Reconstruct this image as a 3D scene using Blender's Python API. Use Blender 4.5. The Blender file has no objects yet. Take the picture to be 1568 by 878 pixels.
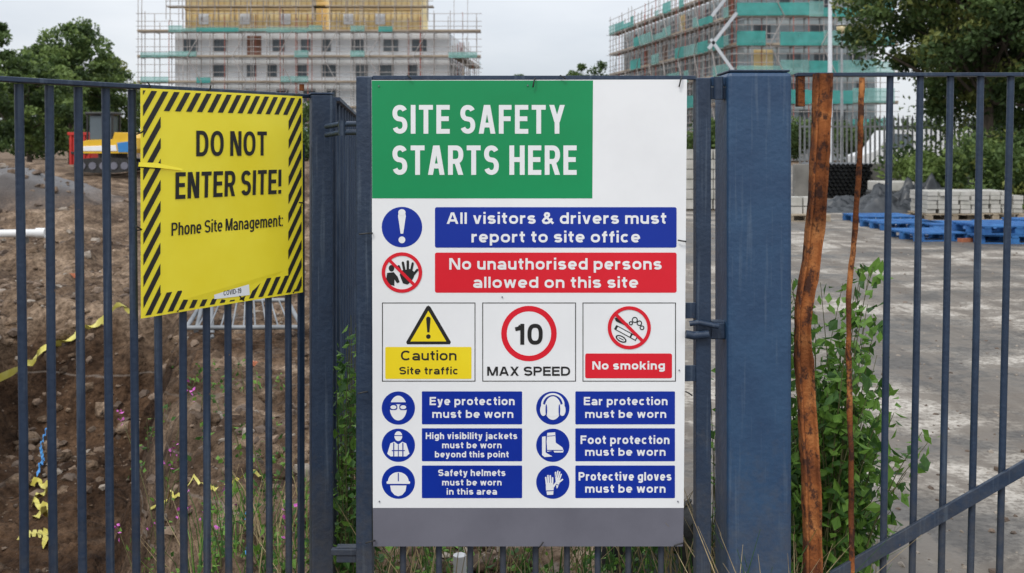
import bpy, math, random, bmesh
import numpy as np
from mathutils import Vector, Matrix
random.seed(7); rng=np.random.default_rng(7)
F=1524.0; H=1.6; CX=784.0; HY=221.0
def P(px,py,Y): return Vector(((px-CX)/F*Y, Y, H-(py-HY)/F*Y))
scene=bpy.context.scene
col=scene.collection
# ---------------------------------------------------------------- materials
def mat(name,c1,c2=None,scale=5,rough=.6,bump=0,bscale=None,metal=0,c3=None,detail=5,stretch=None,spec=.5,lo=.35,hi=.65,bdist=.02):
    m=bpy.data.materials.new(name); m.use_nodes=True
    nt=m.node_tree; N=nt.nodes; L=nt.links; b=N['Principled BSDF']
    b.inputs['Roughness'].default_value=rough; b.inputs['Metallic'].default_value=metal
    b.inputs['Specular IOR Level'].default_value=spec
    b.inputs['Base Color'].default_value=(*c1,1)
    tc=N.new('ShaderNodeTexCoord'); mp=N.new('ShaderNodeMapping'); L.new(tc.outputs['Object'],mp.inputs[0])
    if stretch: mp.inputs['Scale'].default_value=stretch
    if c2:
        n=N.new('ShaderNodeTexNoise'); n.inputs['Scale'].default_value=scale; n.inputs['Detail'].default_value=detail
        n.inputs['Roughness'].default_value=.62
        L.new(mp.outputs[0],n.inputs[0]); r=N.new('ShaderNodeValToRGB')
        r.color_ramp.elements[0].position=lo; r.color_ramp.elements[1].position=hi
        r.color_ramp.elements[0].color=(*c1,1); r.color_ramp.elements[1].color=(*c2,1)
        if c3:
            e=r.color_ramp.elements.new((lo+hi)/2+.01); e.color=(*c3,1)
        L.new(n.outputs[0],r.inputs[0]); L.new(r.outputs[0],b.inputs['Base Color'])
    if bump:
        n2=N.new('ShaderNodeTexNoise'); n2.inputs['Scale'].default_value=bscale or scale*3; n2.inputs['Detail'].default_value=6
        L.new(mp.outputs[0],n2.inputs[0]); bp=N.new('ShaderNodeBump'); bp.inputs['Strength'].default_value=bump
        bp.inputs['Distance'].default_value=bdist
        L.new(n2.outputs[0],bp.inputs['Height']); L.new(bp.outputs[0],b.inputs['Normal'])
    return m
def paint_mat(name,c,c_light,rustamt=.68,rough=.42):
    m=mat(name,c,c_light,scale=9,rough=rough,bump=.12,bscale=60,lo=.3,hi=.75)
    nt=m.node_tree;N=nt.nodes;L=nt.links;b=N['Principled BSDF']
    src=b.inputs['Base Color'].links[0].from_socket
    tc=N.new('ShaderNodeTexCoord')
    n=N.new('ShaderNodeTexNoise'); n.inputs['Scale'].default_value=22; n.inputs['Detail'].default_value=9; n.inputs['Roughness'].default_value=.75
    L.new(tc.outputs['Object'],n.inputs[0])
    r=N.new('ShaderNodeValToRGB'); r.color_ramp.elements[0].position=rustamt; r.color_ramp.elements[1].position=rustamt+.03
    L.new(n.outputs[0],r.inputs[0])
    mx=N.new('ShaderNodeMix'); mx.data_type='RGBA'; L.new(r.outputs[0],mx.inputs[0]); L.new(src,mx.inputs[6]); mx.inputs[7].default_value=(.16,.1,.06,1)
    mp=N.new('ShaderNodeMapping'); mp.inputs['Scale'].default_value=(60,60,2.2); L.new(tc.outputs['Object'],mp.inputs[0])
    n2=N.new('ShaderNodeTexNoise'); n2.inputs['Scale'].default_value=1.2; n2.inputs['Detail'].default_value=5; L.new(mp.outputs[0],n2.inputs[0])
    r2=N.new('ShaderNodeValToRGB'); r2.color_ramp.elements[0].position=.56; r2.color_ramp.elements[1].position=.85
    r2.color_ramp.elements[1].color=(.4,.4,.4,1)
    L.new(n2.outputs[0],r2.inputs[0])
    mx2=N.new('ShaderNodeMix'); mx2.data_type='RGBA'; L.new(r2.outputs[0],mx2.inputs[0]); L.new(mx.outputs[2],mx2.inputs[6]); mx2.inputs[7].default_value=(.2,.25,.3,1)
    sp=N.new('ShaderNodeSeparateXYZ'); L.new(tc.outputs['Object'],sp.inputs[0])
    ad=N.new('ShaderNodeMath'); ad.operation='MULTIPLY_ADD'; ad.inputs[1].default_value=1.2; L.new(n.outputs[0],ad.inputs[0]); L.new(sp.outputs[2],ad.inputs[2])
    mr0=N.new('ShaderNodeMapRange'); mr0.inputs[1].default_value=1.3; mr0.inputs[2].default_value=.75; mr0.inputs[3].default_value=0; mr0.inputs[4].default_value=.5; L.new(ad.outputs[0],mr0.inputs[0])
    mx4=N.new('ShaderNodeMix'); mx4.data_type='RGBA'; L.new(mr0.outputs[0],mx4.inputs[0]); L.new(mx2.outputs[2],mx4.inputs[6]); mx4.inputs[7].default_value=(.11,.1,.085,1)
    L.new(mx4.outputs[2],b.inputs['Base Color'])
    mr=N.new('ShaderNodeMapRange'); mr.inputs[3].default_value=rough-.12; mr.inputs[4].default_value=rough+.25
    L.new(n.outputs[0],mr.inputs[0]); L.new(mr.outputs[0],b.inputs['Roughness'])
    return m
def leafmat(name,c1,c2,sc=2.0,tr=.3):
    m=mat(name,c1,c2,scale=sc,rough=.55,detail=2,lo=.3,hi=.7,spec=.3)
    nt=m.node_tree;N=nt.nodes;L=nt.links;b=N['Principled BSDF'];o=N['Material Output']
    t=N.new('ShaderNodeBsdfTranslucent'); L.new(b.inputs['Base Color'].links[0].from_socket,t.inputs[0])
    mx=N.new('ShaderNodeMixShader'); mx.inputs[0].default_value=tr
    L.new(b.outputs[0],mx.inputs[1]);L.new(t.outputs[0],mx.inputs[2]);L.new(mx.outputs[0],o.inputs[0])
    return m
def netmat(name,c,alpha=.6):
    m=mat(name,c,tuple(x*1.5 for x in c),scale=.5,rough=.8)
    nt=m.node_tree;N=nt.nodes;L=nt.links;b=N['Principled BSDF'];o=N['Material Output']
    t=N.new('ShaderNodeBsdfTransparent'); mx=N.new('ShaderNodeMixShader'); mx.inputs[0].default_value=alpha
    L.new(t.outputs[0],mx.inputs[1]);L.new(b.outputs[0],mx.inputs[2]);L.new(mx.outputs[0],o.inputs[0])
    return m
M={}
M['navy']=paint_mat('navy_paint',(.012,.025,.052),(.022,.043,.083),.66)
M['blue']=paint_mat('blue_paint',(.02,.052,.115),(.03,.077,.155),.69,.36)
# layered rust: orange bloom, brown scale, dark pits
m=mat('rust',(.13,.042,.018),(.48,.2,.068),scale=7,rough=.9,bump=.7,bscale=110,c3=(.3,.1,.03),detail=11,lo=.36,hi=.64,bdist=.006,spec=.25)
M['rust']=m; nt=m.node_tree;N=nt.nodes;L=nt.links;b=N['Principled BSDF'];src=b.inputs['Base Color'].links[0].from_socket
tc=N.new('ShaderNodeTexCoord'); mp=N.new('ShaderNodeMapping'); mp.inputs['Scale'].default_value=(1,1,.7); L.new(tc.outputs['Object'],mp.inputs[0])
n=N.new('ShaderNodeTexNoise'); n.inputs['Scale'].default_value=30; n.inputs['Detail'].default_value=10; n.inputs['Roughness'].default_value=.75; L.new(mp.outputs[0],n.inputs[0])
r=N.new('ShaderNodeValToRGB'); r.color_ramp.elements[0].position=.42; r.color_ramp.elements[1].position=.5; r.color_ramp.elements[0].color=(.9,.9,.9,1); r.color_ramp.elements[1].color=(0,0,0,1); L.new(n.outputs[0],r.inputs[0])
mx=N.new('ShaderNodeMix'); mx.data_type='RGBA'; L.new(r.outputs[0],mx.inputs[0]); L.new(src,mx.inputs[6]); mx.inputs[7].default_value=(.045,.022,.018,1)
n2=N.new('ShaderNodeTexNoise'); n2.inputs['Scale'].default_value=3.2; n2.inputs['Detail'].default_value=7; L.new(tc.outputs['Object'],n2.inputs[0])
r2=N.new('ShaderNodeValToRGB'); r2.color_ramp.elements[0].position=.4; r2.color_ramp.elements[0].color=(.45,.42,.42,1); r2.color_ramp.elements[1].position=.58; L.new(n2.outputs[0],r2.inputs[0])
mx2=N.new('ShaderNodeMix'); mx2.data_type='RGBA'; mx2.blend_type='MULTIPLY'; mx2.inputs[0].default_value=1; L.new(mx.outputs[2],mx2.inputs[6]); L.new(r2.outputs[0],mx2.inputs[7]); L.new(mx2.outputs[2],b.inputs['Base Color'])
M['white']=mat('sign_white',(.81,.82,.83),(.87,.88,.89),scale=3,rough=.33)
M['sgreen']=mat('sign_green',(.0,.25,.08),(.0,.285,.095),scale=3,rough=.35)
M['sblue']=mat('sign_blue',(.0,.022,.30),(.0,.028,.34),scale=3,rough=.35)
M['sred']=mat('sign_red',(.68,.008,.022),(.74,.012,.03),scale=3,rough=.35)
M['syel']=mat('sign_yellow',(.86,.66,.01),(.9,.72,.02),scale=3,rough=.4)
M['hyel']=mat('sheet_yellow',(.93,.76,.02),(.98,.83,.045),scale=4,rough=.4,bump=.1,bscale=3)
M['sblack']=mat('sign_black',(.01,.01,.01),rough=.5)
M['sgrey']=mat('board_grey',(.13,.13,.16),(.165,.165,.2),scale=4,rough=.45)
M['black']=mat('black_plastic',(.012,.012,.012),(.03,.03,.03),scale=10,rough=.5)
M['dark']=mat('dark_plastic_sheet',(.012,.014,.018),(.05,.055,.06),scale=3,rough=.4)
# ---------------------------------------------------------------- mesh builder
class MB:
    def __init__(s): s.v=[];s.f=[];s.m=[];s.s=[];s.mats=[]
    def mi(s,k):
        if k not in s.mats: s.mats.append(k)
        return s.mats.index(k)
    def add(s,vs,fs,k,smooth=False):
        o=len(s.v); s.v.extend([tuple(v) for v in vs]); i=s.mi(k)
        for f in fs: s.f.append(tuple(o+a for a in f)); s.m.append(i); s.s.append(smooth)
    def box(s,c,size,k,R=None):
        hx,hy,hz=[a/2 for a in size]; vs=[Vector((x,y,z)) for x in(-hx,hx) for y in(-hy,hy) for z in(-hz,hz)]
        if R is not None: vs=[R@v for v in vs]
        c=Vector(c); vs=[v+c for v in vs]
        s.add(vs,[(0,1,3,2),(4,6,7,5),(0,4,5,1),(2,3,7,6),(0,2,6,4),(1,5,7,3)],k)
    def beam(s,a,b,w,d,k,side=None):
        a=Vector(a);b=Vector(b);t=(b-a).normalized()
        if side is None: side=Vector((1,0,0)) if abs(t.x)<.9 else Vector((0,0,1))
        x=(side-t*side.dot(t)).normalized(); y=t.cross(x)
        vs=[p+x*sx*w/2+y*sy*d/2 for p in(a,b) for sx,sy in((-1,-1),(1,-1),(1,1),(-1,1))]
        s.add(vs,[(0,3,2,1),(4,5,6,7),(0,1,5,4),(1,2,6,5),(2,3,7,6),(3,0,4,7)],k)
    def tube(s,pts,r,k,n=10,caps=True):
        pts=[Vector(p) for p in pts]; rs=r if isinstance(r,(list,tuple)) else [r]*len(pts)
        vs=[];fs=[];x=None
        for i,p in enumerate(pts):
            t=(pts[min(i+1,len(pts)-1)]-pts[max(i-1,0)]).normalized()
            if x is None: x=Vector((1,0,0)) if abs(t.x)<.8 else Vector((0,1,0))
            x=(x-t*x.dot(t)).normalized(); y=t.cross(x)
            for j in range(n):
                a=2*math.pi*j/n; vs.append(p+(x*math.cos(a)+y*math.sin(a))*rs[i])
        for i in range(len(pts)-1):
            for j in range(n):
                a=i*n+j;b=i*n+(j+1)%n; fs.append((a,b,b+n,a+n))
        s.add(vs,fs,k,True)
        if caps:
            s.add(vs[:n],[tuple(reversed(range(n)))],k); s.add(vs[-n:],[tuple(range(n))],k)
    def build(s,name,parent=None,bevel=0):
        me=bpy.data.meshes.new(name); me.from_pydata(s.v,[],s.f); me.update()
        for k in s.mats: me.materials.append(M[k])
        me.polygons.foreach_set('material_index',s.m); me.polygons.foreach_set('use_smooth',s.s)
        o=bpy.data.objects.new(name,me); col.objects.link(o)
        if parent: o.parent=parent
        if bevel:
            md=o.modifiers.new('b','BEVEL'); md.width=bevel; md.segments=2; md.limit_method='ANGLE'; md.angle_limit=math.radians(50)
        return o
def empty(name):
    e=bpy.data.objects.new(name,None); col.objects.link(e); return e
# ---------------------------------------------------------------- numpy noise
_perm=rng.random((256,256))
def vnoise(x,y):
    xi=np.floor(x).astype(int);yi=np.floor(y).astype(int);fx=x-xi;fy=y-yi
    fx=fx*fx*(3-2*fx);fy=fy*fy*(3-2*fy)
    g=lambda a,b:_perm[a&255,b&255]
    return (g(xi,yi)*(1-fx)+g(xi+1,yi)*fx)*(1-fy)+(g(xi,yi+1)*(1-fx)+g(xi+1,yi+1)*fx)*fy
def fbm(x,y,o=5):
    r=0;a=.5
    for i in range(o): r=r+a*(vnoise(x*2**i+i*17.3,y*2**i+i*9.1)-.5); a*=.55
    return r
def sst(e0,e1,x):
    t=np.clip((x-e0)/(e1-e0),0,1); return t*t*(3-2*t)
def g2(X,Y,cx,cy,sx,sy): return np.exp(-((X-cx)/sx)**2-((Y-cy)/sy)**2)
def edge(Y): return .45-.02*(Y-3)
def hgt(X,Y):
    X=np.asarray(X,float);Y=np.asarray(Y,float)
    left=1-sst(-.55,0.25,X-edge(Y)+.1)
    left=left*sst(-60,-50,X)*(1-sst(70,90,Y))*sst(1.5,2.6,Y)
    axis=-1.9-(Y-3.3)*.36
    d=(X-axis)
    wob=fbm(X*.8,Y*.8,4)*.9
    ad=np.abs(d+wob*.7)
    tr=(1-sst(.55,1.05,ad))*(1-sst(8.8,9.8,Y+wob))
    h=-1.0*tr
    lump=np.clip(fbm(X*3.1,Y*3.1,5),-.25,.5)
    cl=np.abs(fbm(X*7,Y*7,4))
    slope=np.exp(-((ad-.8)/.35)**2)
    h=h+left*(fbm(X*.9,Y*.9,5)*.2+lump*(.17+.2*slope)+cl*.2-.05)
    far=sst(9,15,Y)
    h=h+left*far*(fbm(X*.5,Y*.5,5)*.5-.12+np.abs(fbm(X*1.8,Y*1.8,4))*.3)
    h=h+1.2*g2(X,Y,-12.9,25,2.8,2.2)
    h=h+.95*g2(X,Y,-22,44,6,3)+.9*g2(X,Y,-6.2,33,3.4,3)*left+.4*g2(X,Y,-9.3,20,2.4,1.5)*left+.45*g2(X,Y,-3.2,16,1.2,2)*left+.4*g2(X,Y,-9.5,29,2,1.2)+.3*g2(X,Y,-6.5,13.5,1.6,1.0)
    h=np.where(X>edge(Y)-.1, h*0+ -.012, h)
    return h
def hz(x,y): return float(hgt(np.array([x]),np.array([y]))[0])
def hit(px,py,y0=3.0):
    Y=np.geomspace(y0,90,3000); X=(px-CX)/F*Y; Z=H-(py-HY)/F*Y
    below=np.where(Z<hgt(X,Y))[0]
    i=below[0] if len(below) else -1
    return Vector((X[i],Y[i],float(hgt(X[i:i+1] if i>=0 else X[-1:],Y[i:i+1] if i>=0 else Y[-1:])[0])))
# ---------------------------------------------------------------- ground
def axisgrid(lo,a,b,hi,d,gr=1.06):
    mid=list(np.arange(a,b,d)); r=[];x=b;st=d
    while x<hi: r.append(x); st*=gr; x+=st
    r.append(hi); l=[];x=a;st=d
    while x>lo:
        st*=gr; x-=st; l.append(max(x,lo))
    return np.array(sorted(set(l+mid+r)))
gx=axisgrid(-700,-5,1.2,700,.026,1.035); gy=axisgrid(-30,3,10,1500,.026,1.016)
XX,YY=np.meshgrid(gx,gy); ZZ=hgt(XX,YY)
nx=len(gx);ny=len(gy)
vs=np.stack([XX.ravel(),YY.ravel(),ZZ.ravel()],1)
idx=np.arange(nx*ny).reshape(ny,nx)
fq=np.stack([idx[:-1,:-1],idx[:-1,1:],idx[1:,1:],idx[1:,:-1]],-1).reshape(-1,4)
def npmesh(name,vs,faces,mats,midx=None,smooth=False,parent=None):
    me=bpy.data.meshes.new(name); k=faces.shape[1]
    me.vertices.add(len(vs)); me.vertices.foreach_set('co',np.asarray(vs,np.float32).ravel())
    me.loops.add(faces.size); me.loops.foreach_set('vertex_index',faces.ravel().astype(np.int32))
    me.polygons.add(len(faces)); me.polygons.foreach_set('loop_start',np.arange(0,faces.size,k,dtype=np.int32))
    me.polygons.foreach_set('loop_total',np.full(len(faces),k,np.int32))
    for m_ in mats: me.materials.append(M[m_])
    if midx is not None: me.polygons.foreach_set('material_index',midx.astype(np.int32))
    me.polygons.foreach_set('use_smooth',np.full(len(faces),smooth))
    me.update(calc_edges=True)
    o=bpy.data.objects.new(name,me); col.objects.link(o)
    if parent: o.parent=parent
    return o
m=mat('soil',(.075,.05,.034),(.34,.255,.185),scale=1.5,rough=.95,bump=1.0,bscale=22,c3=(.18,.128,.088),detail=10,lo=.36,hi=.64,bdist=.045,spec=.2)
M['soil']=m
nt=m.node_tree;N=nt.nodes;L=nt.links;b=N['Principled BSDF'];src=b.inputs['Base Color'].links[0].from_socket
tc=N.new('ShaderNodeTexCoord'); nf=N.new('ShaderNodeTexNoise'); nf.inputs['Scale'].default_value=17; nf.inputs['Detail'].default_value=7; nf.inputs['Roughness'].default_value=.72; L.new(tc.outputs['Object'],nf.inputs[0])
rf_=N.new('ShaderNodeValToRGB'); rf_.color_ramp.elements[0].position=.36; rf_.color_ramp.elements[0].color=(.4,.37,.34,1); rf_.color_ramp.elements[1].position=.62; rf_.color_ramp.elements[1].color=(1.25,1.22,1.18,1); L.new(nf.outputs[0],rf_.inputs[0])
mf=N.new('ShaderNodeMix'); mf.data_type='RGBA'; mf.blend_type='MULTIPLY'; mf.inputs[0].default_value=1; L.new(src,mf.inputs[6]); L.new(rf_.outputs[0],mf.inputs[7]); src=mf.outputs[2]
at=N.new('ShaderNodeAttribute'); at.attribute_name='gravel'
n=N.new('ShaderNodeTexNoise'); n.inputs['Scale'].default_value=12; n.inputs['Detail'].default_value=6
r=N.new('ShaderNodeValToRGB'); r.color_ramp.elements[0].color=(.09,.088,.09,1); r.color_ramp.elements[1].color=(.27,.26,.26,1)
L.new(n.outputs[0],r.inputs[0]); mx=N.new('ShaderNodeMix'); mx.data_type='RGBA'
L.new(at.outputs['Fac'],mx.inputs[0]);L.new(src,mx.inputs[6]);L.new(r.outputs[0],mx.inputs[7])
at2=N.new('ShaderNodeAttribute'); at2.attribute_name='soil_dark'
mx2=N.new('ShaderNodeMix'); mx2.data_type='RGBA'; mx2.blend_type='MULTIPLY'
L.new(at2.outputs['Fac'],mx2.inputs[0]); L.new(mx.outputs[2],mx2.inputs[6]); mx2.inputs[7].default_value=(.36,.29,.24,1)
v=N.new('ShaderNodeTexVoronoi'); v.inputs['Scale'].default_value=34
rv=N.new('ShaderNodeValToRGB'); rv.color_ramp.elements[0].position=.1; rv.color_ramp.elements[0].color=(1,1,1,1); rv.color_ramp.elements[1].position=.18; rv.color_ramp.elements[1].color=(0,0,0,1)
L.new(v.outputs['Distance'],rv.inputs[0])
ml=N.new('ShaderNodeMath'); ml.operation='MULTIPLY'; ml.inputs[1].default_value=.3; L.new(rv.outputs[0],ml.inputs[0])
mx3=N.new('ShaderNodeMix'); mx3.data_type='RGBA'; L.new(ml.outputs[0],mx3.inputs[0]); L.new(mx2.outputs[2],mx3.inputs[6]); mx3.inputs[7].default_value=(.3,.27,.24,1)
L.new(mx3.outputs[2],b.inputs['Base Color'])
g=npmesh('ground',vs,fq,['soil'],smooth=True)
xr,yr=XX.ravel(),YY.ravel()
grav=np.clip(g2(xr,yr,-12.9,25,2.8,2.2)*2.2-.3,0,1)
a_=g.data.attributes.new('gravel','FLOAT','POINT'); a_.data.foreach_set('value',grav.astype(np.float32))
axis_=-1.9-(yr-3.3)*.36
soil_dark=np.clip(-(ZZ.ravel())*1.6-.05,0,1)*.95*(1-.6*sst(.1,.8,xr-axis_))+np.clip(fbm(xr*.6,yr*.6,4)*2.6,0,.7)*(1-sst(20,60,yr))+np.clip(-fbm(xr*7,yr*7,4)*1.5,0,.4)*(1-sst(8,14,yr))  # soil colour darkens with depth, less right of trench axis, plus random patches
a_=g.data.attributes.new('soil_dark','FLOAT','POINT'); a_.data.foreach_set('value',np.clip(soil_dark,0,1).astype(np.float32))
# yard pavement
m=mat('worn_concrete',(.085,.075,.063),(.42,.385,.335),scale=1.5,rough=.85,bump=.5,bscale=26,c3=(.23,.205,.172),detail=11,stretch=(.32,.6,1),lo=.43,hi=.56,spec=.2)
M['yard']=m
nt=m.node_tree;N=nt.nodes;L=nt.links;b=N['Principled BSDF'];src=b.inputs['Base Color'].links[0].from_socket
nr=[x for x in N if x.type=='VALTORGB'][0]; noisefac=nr.inputs[0].links[0].from_socket
tc=N.new('ShaderNodeTexCoord'); n=N.new('ShaderNodeTexNoise'); n.inputs['Scale'].default_value=24; n.inputs['Detail'].default_value=7; n.inputs['Roughness'].default_value=.75; L.new(tc.outputs['Object'],n.inputs[0])
r=N.new('ShaderNodeValToRGB'); r.color_ramp.elements[0].position=.4; r.color_ramp.elements[0].color=(.42,.39,.36,1); r.color_ramp.elements[1].position=.56
L.new(n.outputs[0],r.inputs[0]); mx=N.new('ShaderNodeMix'); mx.data_type='RGBA'; mx.blend_type='MULTIPLY'; mx.inputs[0].default_value=1
L.new(src,mx.inputs[6]);L.new(r.outputs[0],mx.inputs[7])
n3=N.new('ShaderNodeTexNoise'); n3.inputs['Scale'].default_value=2.0; n3.inputs['Detail'].default_value=10; n3.inputs['Roughness'].default_value=.65; n3.inputs['Distortion'].default_value=.8; L.new(tc.outputs['Object'],n3.inputs[0])
r3=N.new('ShaderNodeValToRGB'); r3.color_ramp.elements[0].position=.49; r3.color_ramp.elements[1].position=.55; r3.color_ramp.elements[1].color=(.85,.85,.85,1); L.new(n3.outputs[0],r3.inputs[0])
mxm=N.new('ShaderNodeMix'); mxm.data_type='RGBA'; L.new(r3.outputs[0],mxm.inputs[0]); L.new(mx.outputs[2],mxm.inputs[6]); mxm.inputs[7].default_value=(.125,.103,.08,1)
mpt=N.new('ShaderNodeMapping'); mpt.inputs['Rotation'].default_value=(0,0,math.radians(-14)); mpt.inputs['Scale'].default_value=(2.6,.1,1); L.new(tc.outputs['Object'],mpt.inputs[0])
n4=N.new('ShaderNodeTexNoise'); n4.inputs['Scale'].default_value=1.0; n4.inputs['Detail'].default_value=5; L.new(mpt.outputs[0],n4.inputs[0])
r4=N.new('ShaderNodeValToRGB'); r4.color_ramp.elements[0].position=.46; r4.color_ramp.elements[0].color=(.6,.56,.52,1); r4.color_ramp.elements[1].position=.56; L.new(n4.outputs[0],r4.inputs[0])
mxt=N.new('ShaderNodeMix'); mxt.data_type='RGBA'; mxt.blend_type='MULTIPLY'; mxt.inputs[0].default_value=.7; L.new(mxm.outputs[2],mxt.inputs[6]); L.new(r4.outputs[0],mxt.inputs[7])
bc=N.new('ShaderNodeBrightContrast'); bc.inputs[1].default_value=.045; L.new(mxt.outputs[2],bc.inputs[0])
L.new(bc.outputs[0],b.inputs['Base Color'])
mr=N.new('ShaderNodeMapRange'); mr.inputs[1].default_value=.43; mr.inputs[2].default_value=.5; mr.inputs[3].default_value=.5; mr.inputs[4].default_value=.9
L.new(noisefac,mr.inputs[0]); L.new(mr.outputs[0],b.inputs['Roughness'])
ys=np.concatenate([np.arange(-10,12,.12),np.arange(12,75,.8)])
vs=[];fs=[]
for i,y in enumerate(ys):
    e=float(edge(y))+.06*math.sin(y*5.1)+.05*math.sin(y*13.7)
    vs+= [(e,y,.004),(60,y,.004)]
    if i: fs.append((2*i-2,2*i-1,2*i+1,2*i))
mb=MB(); mb.add(vs,fs,'yard'); mb.build('yard_pavement')
# ---------------------------------------------------------------- rubble
ico_v=[];t=(1+5**.5)/2
for a in(-1,1):
    for b_ in(-t,t): ico_v+=[(0,a,b_),(a,b_,0),(b_,0,a)]
ico_v=np.array(ico_v,float)/math.sqrt(1+t*t)
bm=bmesh.new(); [bm.verts.new(v_) for v_ in ico_v]; bmesh.ops.convex_hull(bm,input=bm.verts); bm.verts.ensure_lookup_table(); bm.verts.index_update()
ico_f=np.array([[v_.index for v_ in f.verts] for f in bm.faces]); ico_v=np.array([v_.co for v_ in bm.verts]); bm.free()
def rocks(name,pts,sizes,mats,flat=.75,smooth=False):
    n_=len(pts); nv=len(ico_v)
    V=ico_v[None]*(1+rng.uniform(-.35,.35,(n_,nv,1)))*rng.uniform(.6,1.2,(n_,1,3))*np.array([1,1,flat])
    ang=rng.uniform(0,6.28,n_); c,s_=np.cos(ang)[:,None],np.sin(ang)[:,None]
    X=V[...,0]*c-V[...,1]*s_; Y=V[...,0]*s_+V[...,1]*c; V=np.stack([X,Y,V[...,2]],-1)*np.asarray(sizes)[:,None,None]+np.asarray(pts)[:,None]
    Fc=(ico_f[None]+np.arange(n_)[:,None,None]*nv).reshape(-1,3)
    mi=np.repeat(rng.integers(0,len(mats),n_),len(ico_f))
    return npmesh(name,V.reshape(-1,3),Fc,mats,mi,smooth)
M['rk1']=mat('stone_a',(.17,.14,.11),(.34,.29,.24),scale=10,rough=.9,bump=.4)
M['rk2']=mat('stone_b',(.07,.05,.037),(.16,.115,.085),scale=10,rough=.95,bump=.6)
M['rk3']=mat('stone_c',(.12,.085,.06),(.24,.17,.12),scale=10,rough=.95,bump=.6)
def scatter(n_,smax,pw,y1=22,s0=.006,sink=.1):
    k=n_*6; y=3.2+rng.random(k)**1.5*y1; x=(-.62+.6*rng.random(k))*y+.2*rng.random(k)
    ok=(x<edge(y)-.15)&(vnoise(x*.9+40,y*.9)>.25+rng.random(k)*.6); x=x[ok][:n_];y=y[ok][:n_]
    s_=s0+smax*rng.random(len(x))**pw*(1+y*.1)
    return np.stack([x,y,hgt(x,y)+s_*sink],1),s_
p_,s_=scatter(9000,.035,7); rocks('rubble',p_,s_,['rk1','rk2','rk3','rk2','rk3'])
p_,s_=scatter(1100,.055,3.0,14,.012,-.1); rocks('soil_clods',p_,s_,['soil'],.7,True)
k=3800; y=3.0+rng.random(k)**1.5*24; x=edge(y)+rng.random(k)*(.6*y-edge(y)); s_=.003+.02*rng.random(k)**6
rocks('loose_gravel',np.stack([x,y,x*0+.004],1),s_,['rk1','rk2'])
# ---------------------------------------------------------------- vegetation
def leaves(cent,size,k_mats,midx,up=.3,aspect=.6):
    n_=len(cent)
    d=rng.normal(size=(n_,3)); d/=np.linalg.norm(d,axis=1)[:,None]
    nrm=rng.normal(size=(n_,3)); nrm[:,2]+=up*2
    s_=np.cross(d,nrm); s_/=np.linalg.norm(s_,axis=1)[:,None]+1e-9
    sz=size*rng.uniform(.6,1.3,(n_,1)); a=cent-d*sz*.5; c=cent+d*sz*.5
    q=np.cross(d,s_)*sz*.1
    b1=cent+s_*sz*aspect*.5+q; b2=cent-s_*sz*aspect*.5+q
    V=np.stack([a,b1,c,b2],1).reshape(-1,3); Fc=np.arange(4*n_).reshape(-1,4)
    return V,Fc,midx
def tree(name,x,y,hgt_,crown_r,crown_z0,n=12000,leaf=.25,mats=('lfA','lfB','lfC'),trunk=.2,nclu=60,z0=0,cr=(.14,.32)):
    e=empty(name)
    mb=MB(); base=Vector((x,y,z0)); top=Vector((x+rng.uniform(-.2,.2),y,z0+hgt_*.8))
    mb.tube([base,base.lerp(top,.4)+Vector((.1,0,0)),top],[trunk,trunk*.7,trunk*.15],'bark',8)
    cz=(crown_z0+hgt_)/2; rz=(hgt_-crown_z0)/2; cl=[];rad=[]
    for i in range(nclu):
        while True:
            v_=rng.uniform(-1,1,3)
            r_=np.linalg.norm(v_)
            if .25<r_<1: break
        wsc=1.0-.25*max(v_[2],0)
        c=np.array([x+v_[0]*crown_r*wsc,y+v_[1]*crown_r*wsc,z0+cz+v_[2]*rz]); cl.append(c); rad.append(crown_r*rng.uniform(*cr))
        if i%4==0:
            st=base.lerp(top,rng.uniform(.35,.9)); mb.tube([st,(st+Vector(c))/2+Vector((0,0,-.1)),Vector(c)],[trunk*.3,trunk*.18,trunk*.05],'bark',5)
    mb.build('trunk',e)
    cl=np.array(cl);rad=np.array(rad); k=rng.integers(0,nclu,n)
    off=rng.normal(size=(n,3)); off/=np.linalg.norm(off,axis=1)[:,None]; off*=rng.random((n,1))**.45
    C=cl[k]+off*rad[k][:,None]*np.array([1,1,.75])
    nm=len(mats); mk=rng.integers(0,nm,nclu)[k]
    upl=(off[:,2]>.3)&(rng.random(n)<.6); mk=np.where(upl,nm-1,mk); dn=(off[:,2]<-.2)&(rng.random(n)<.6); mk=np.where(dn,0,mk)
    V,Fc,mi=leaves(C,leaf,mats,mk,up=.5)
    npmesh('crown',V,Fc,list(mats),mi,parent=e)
    return e
M['bark']=mat('bark',(.05,.04,.03),(.13,.1,.075),scale=8,rough=.95,bump=.6,stretch=(1,1,.2))
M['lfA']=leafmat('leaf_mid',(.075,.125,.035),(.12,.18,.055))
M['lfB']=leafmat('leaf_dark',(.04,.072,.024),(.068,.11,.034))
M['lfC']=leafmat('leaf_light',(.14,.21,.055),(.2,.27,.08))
M['lfY']=leafmat('leaf_olive',(.16,.19,.05),(.23,.25,.07))
M['wdA']=leafmat('weed_green',(.09,.2,.025),(.19,.34,.06),sc=20)
M['wdB']=leafmat('weed_deep',(.035,.09,.018),(.07,.16,.035),sc=20)
M['stem']=mat('stem',(.08,.1,.03),(.14,.12,.05),scale=20,rough=.8)
M['dry']=mat('dry_grass',(.28,.2,.1),(.45,.36,.2),scale=30,rough=.8)
M['pink']=mat('petal_pink',(.45,.06,.35),(.6,.15,.5),scale=40,rough=.6)
def wx(px,Y): return (px-CX)/F*Y
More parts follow.
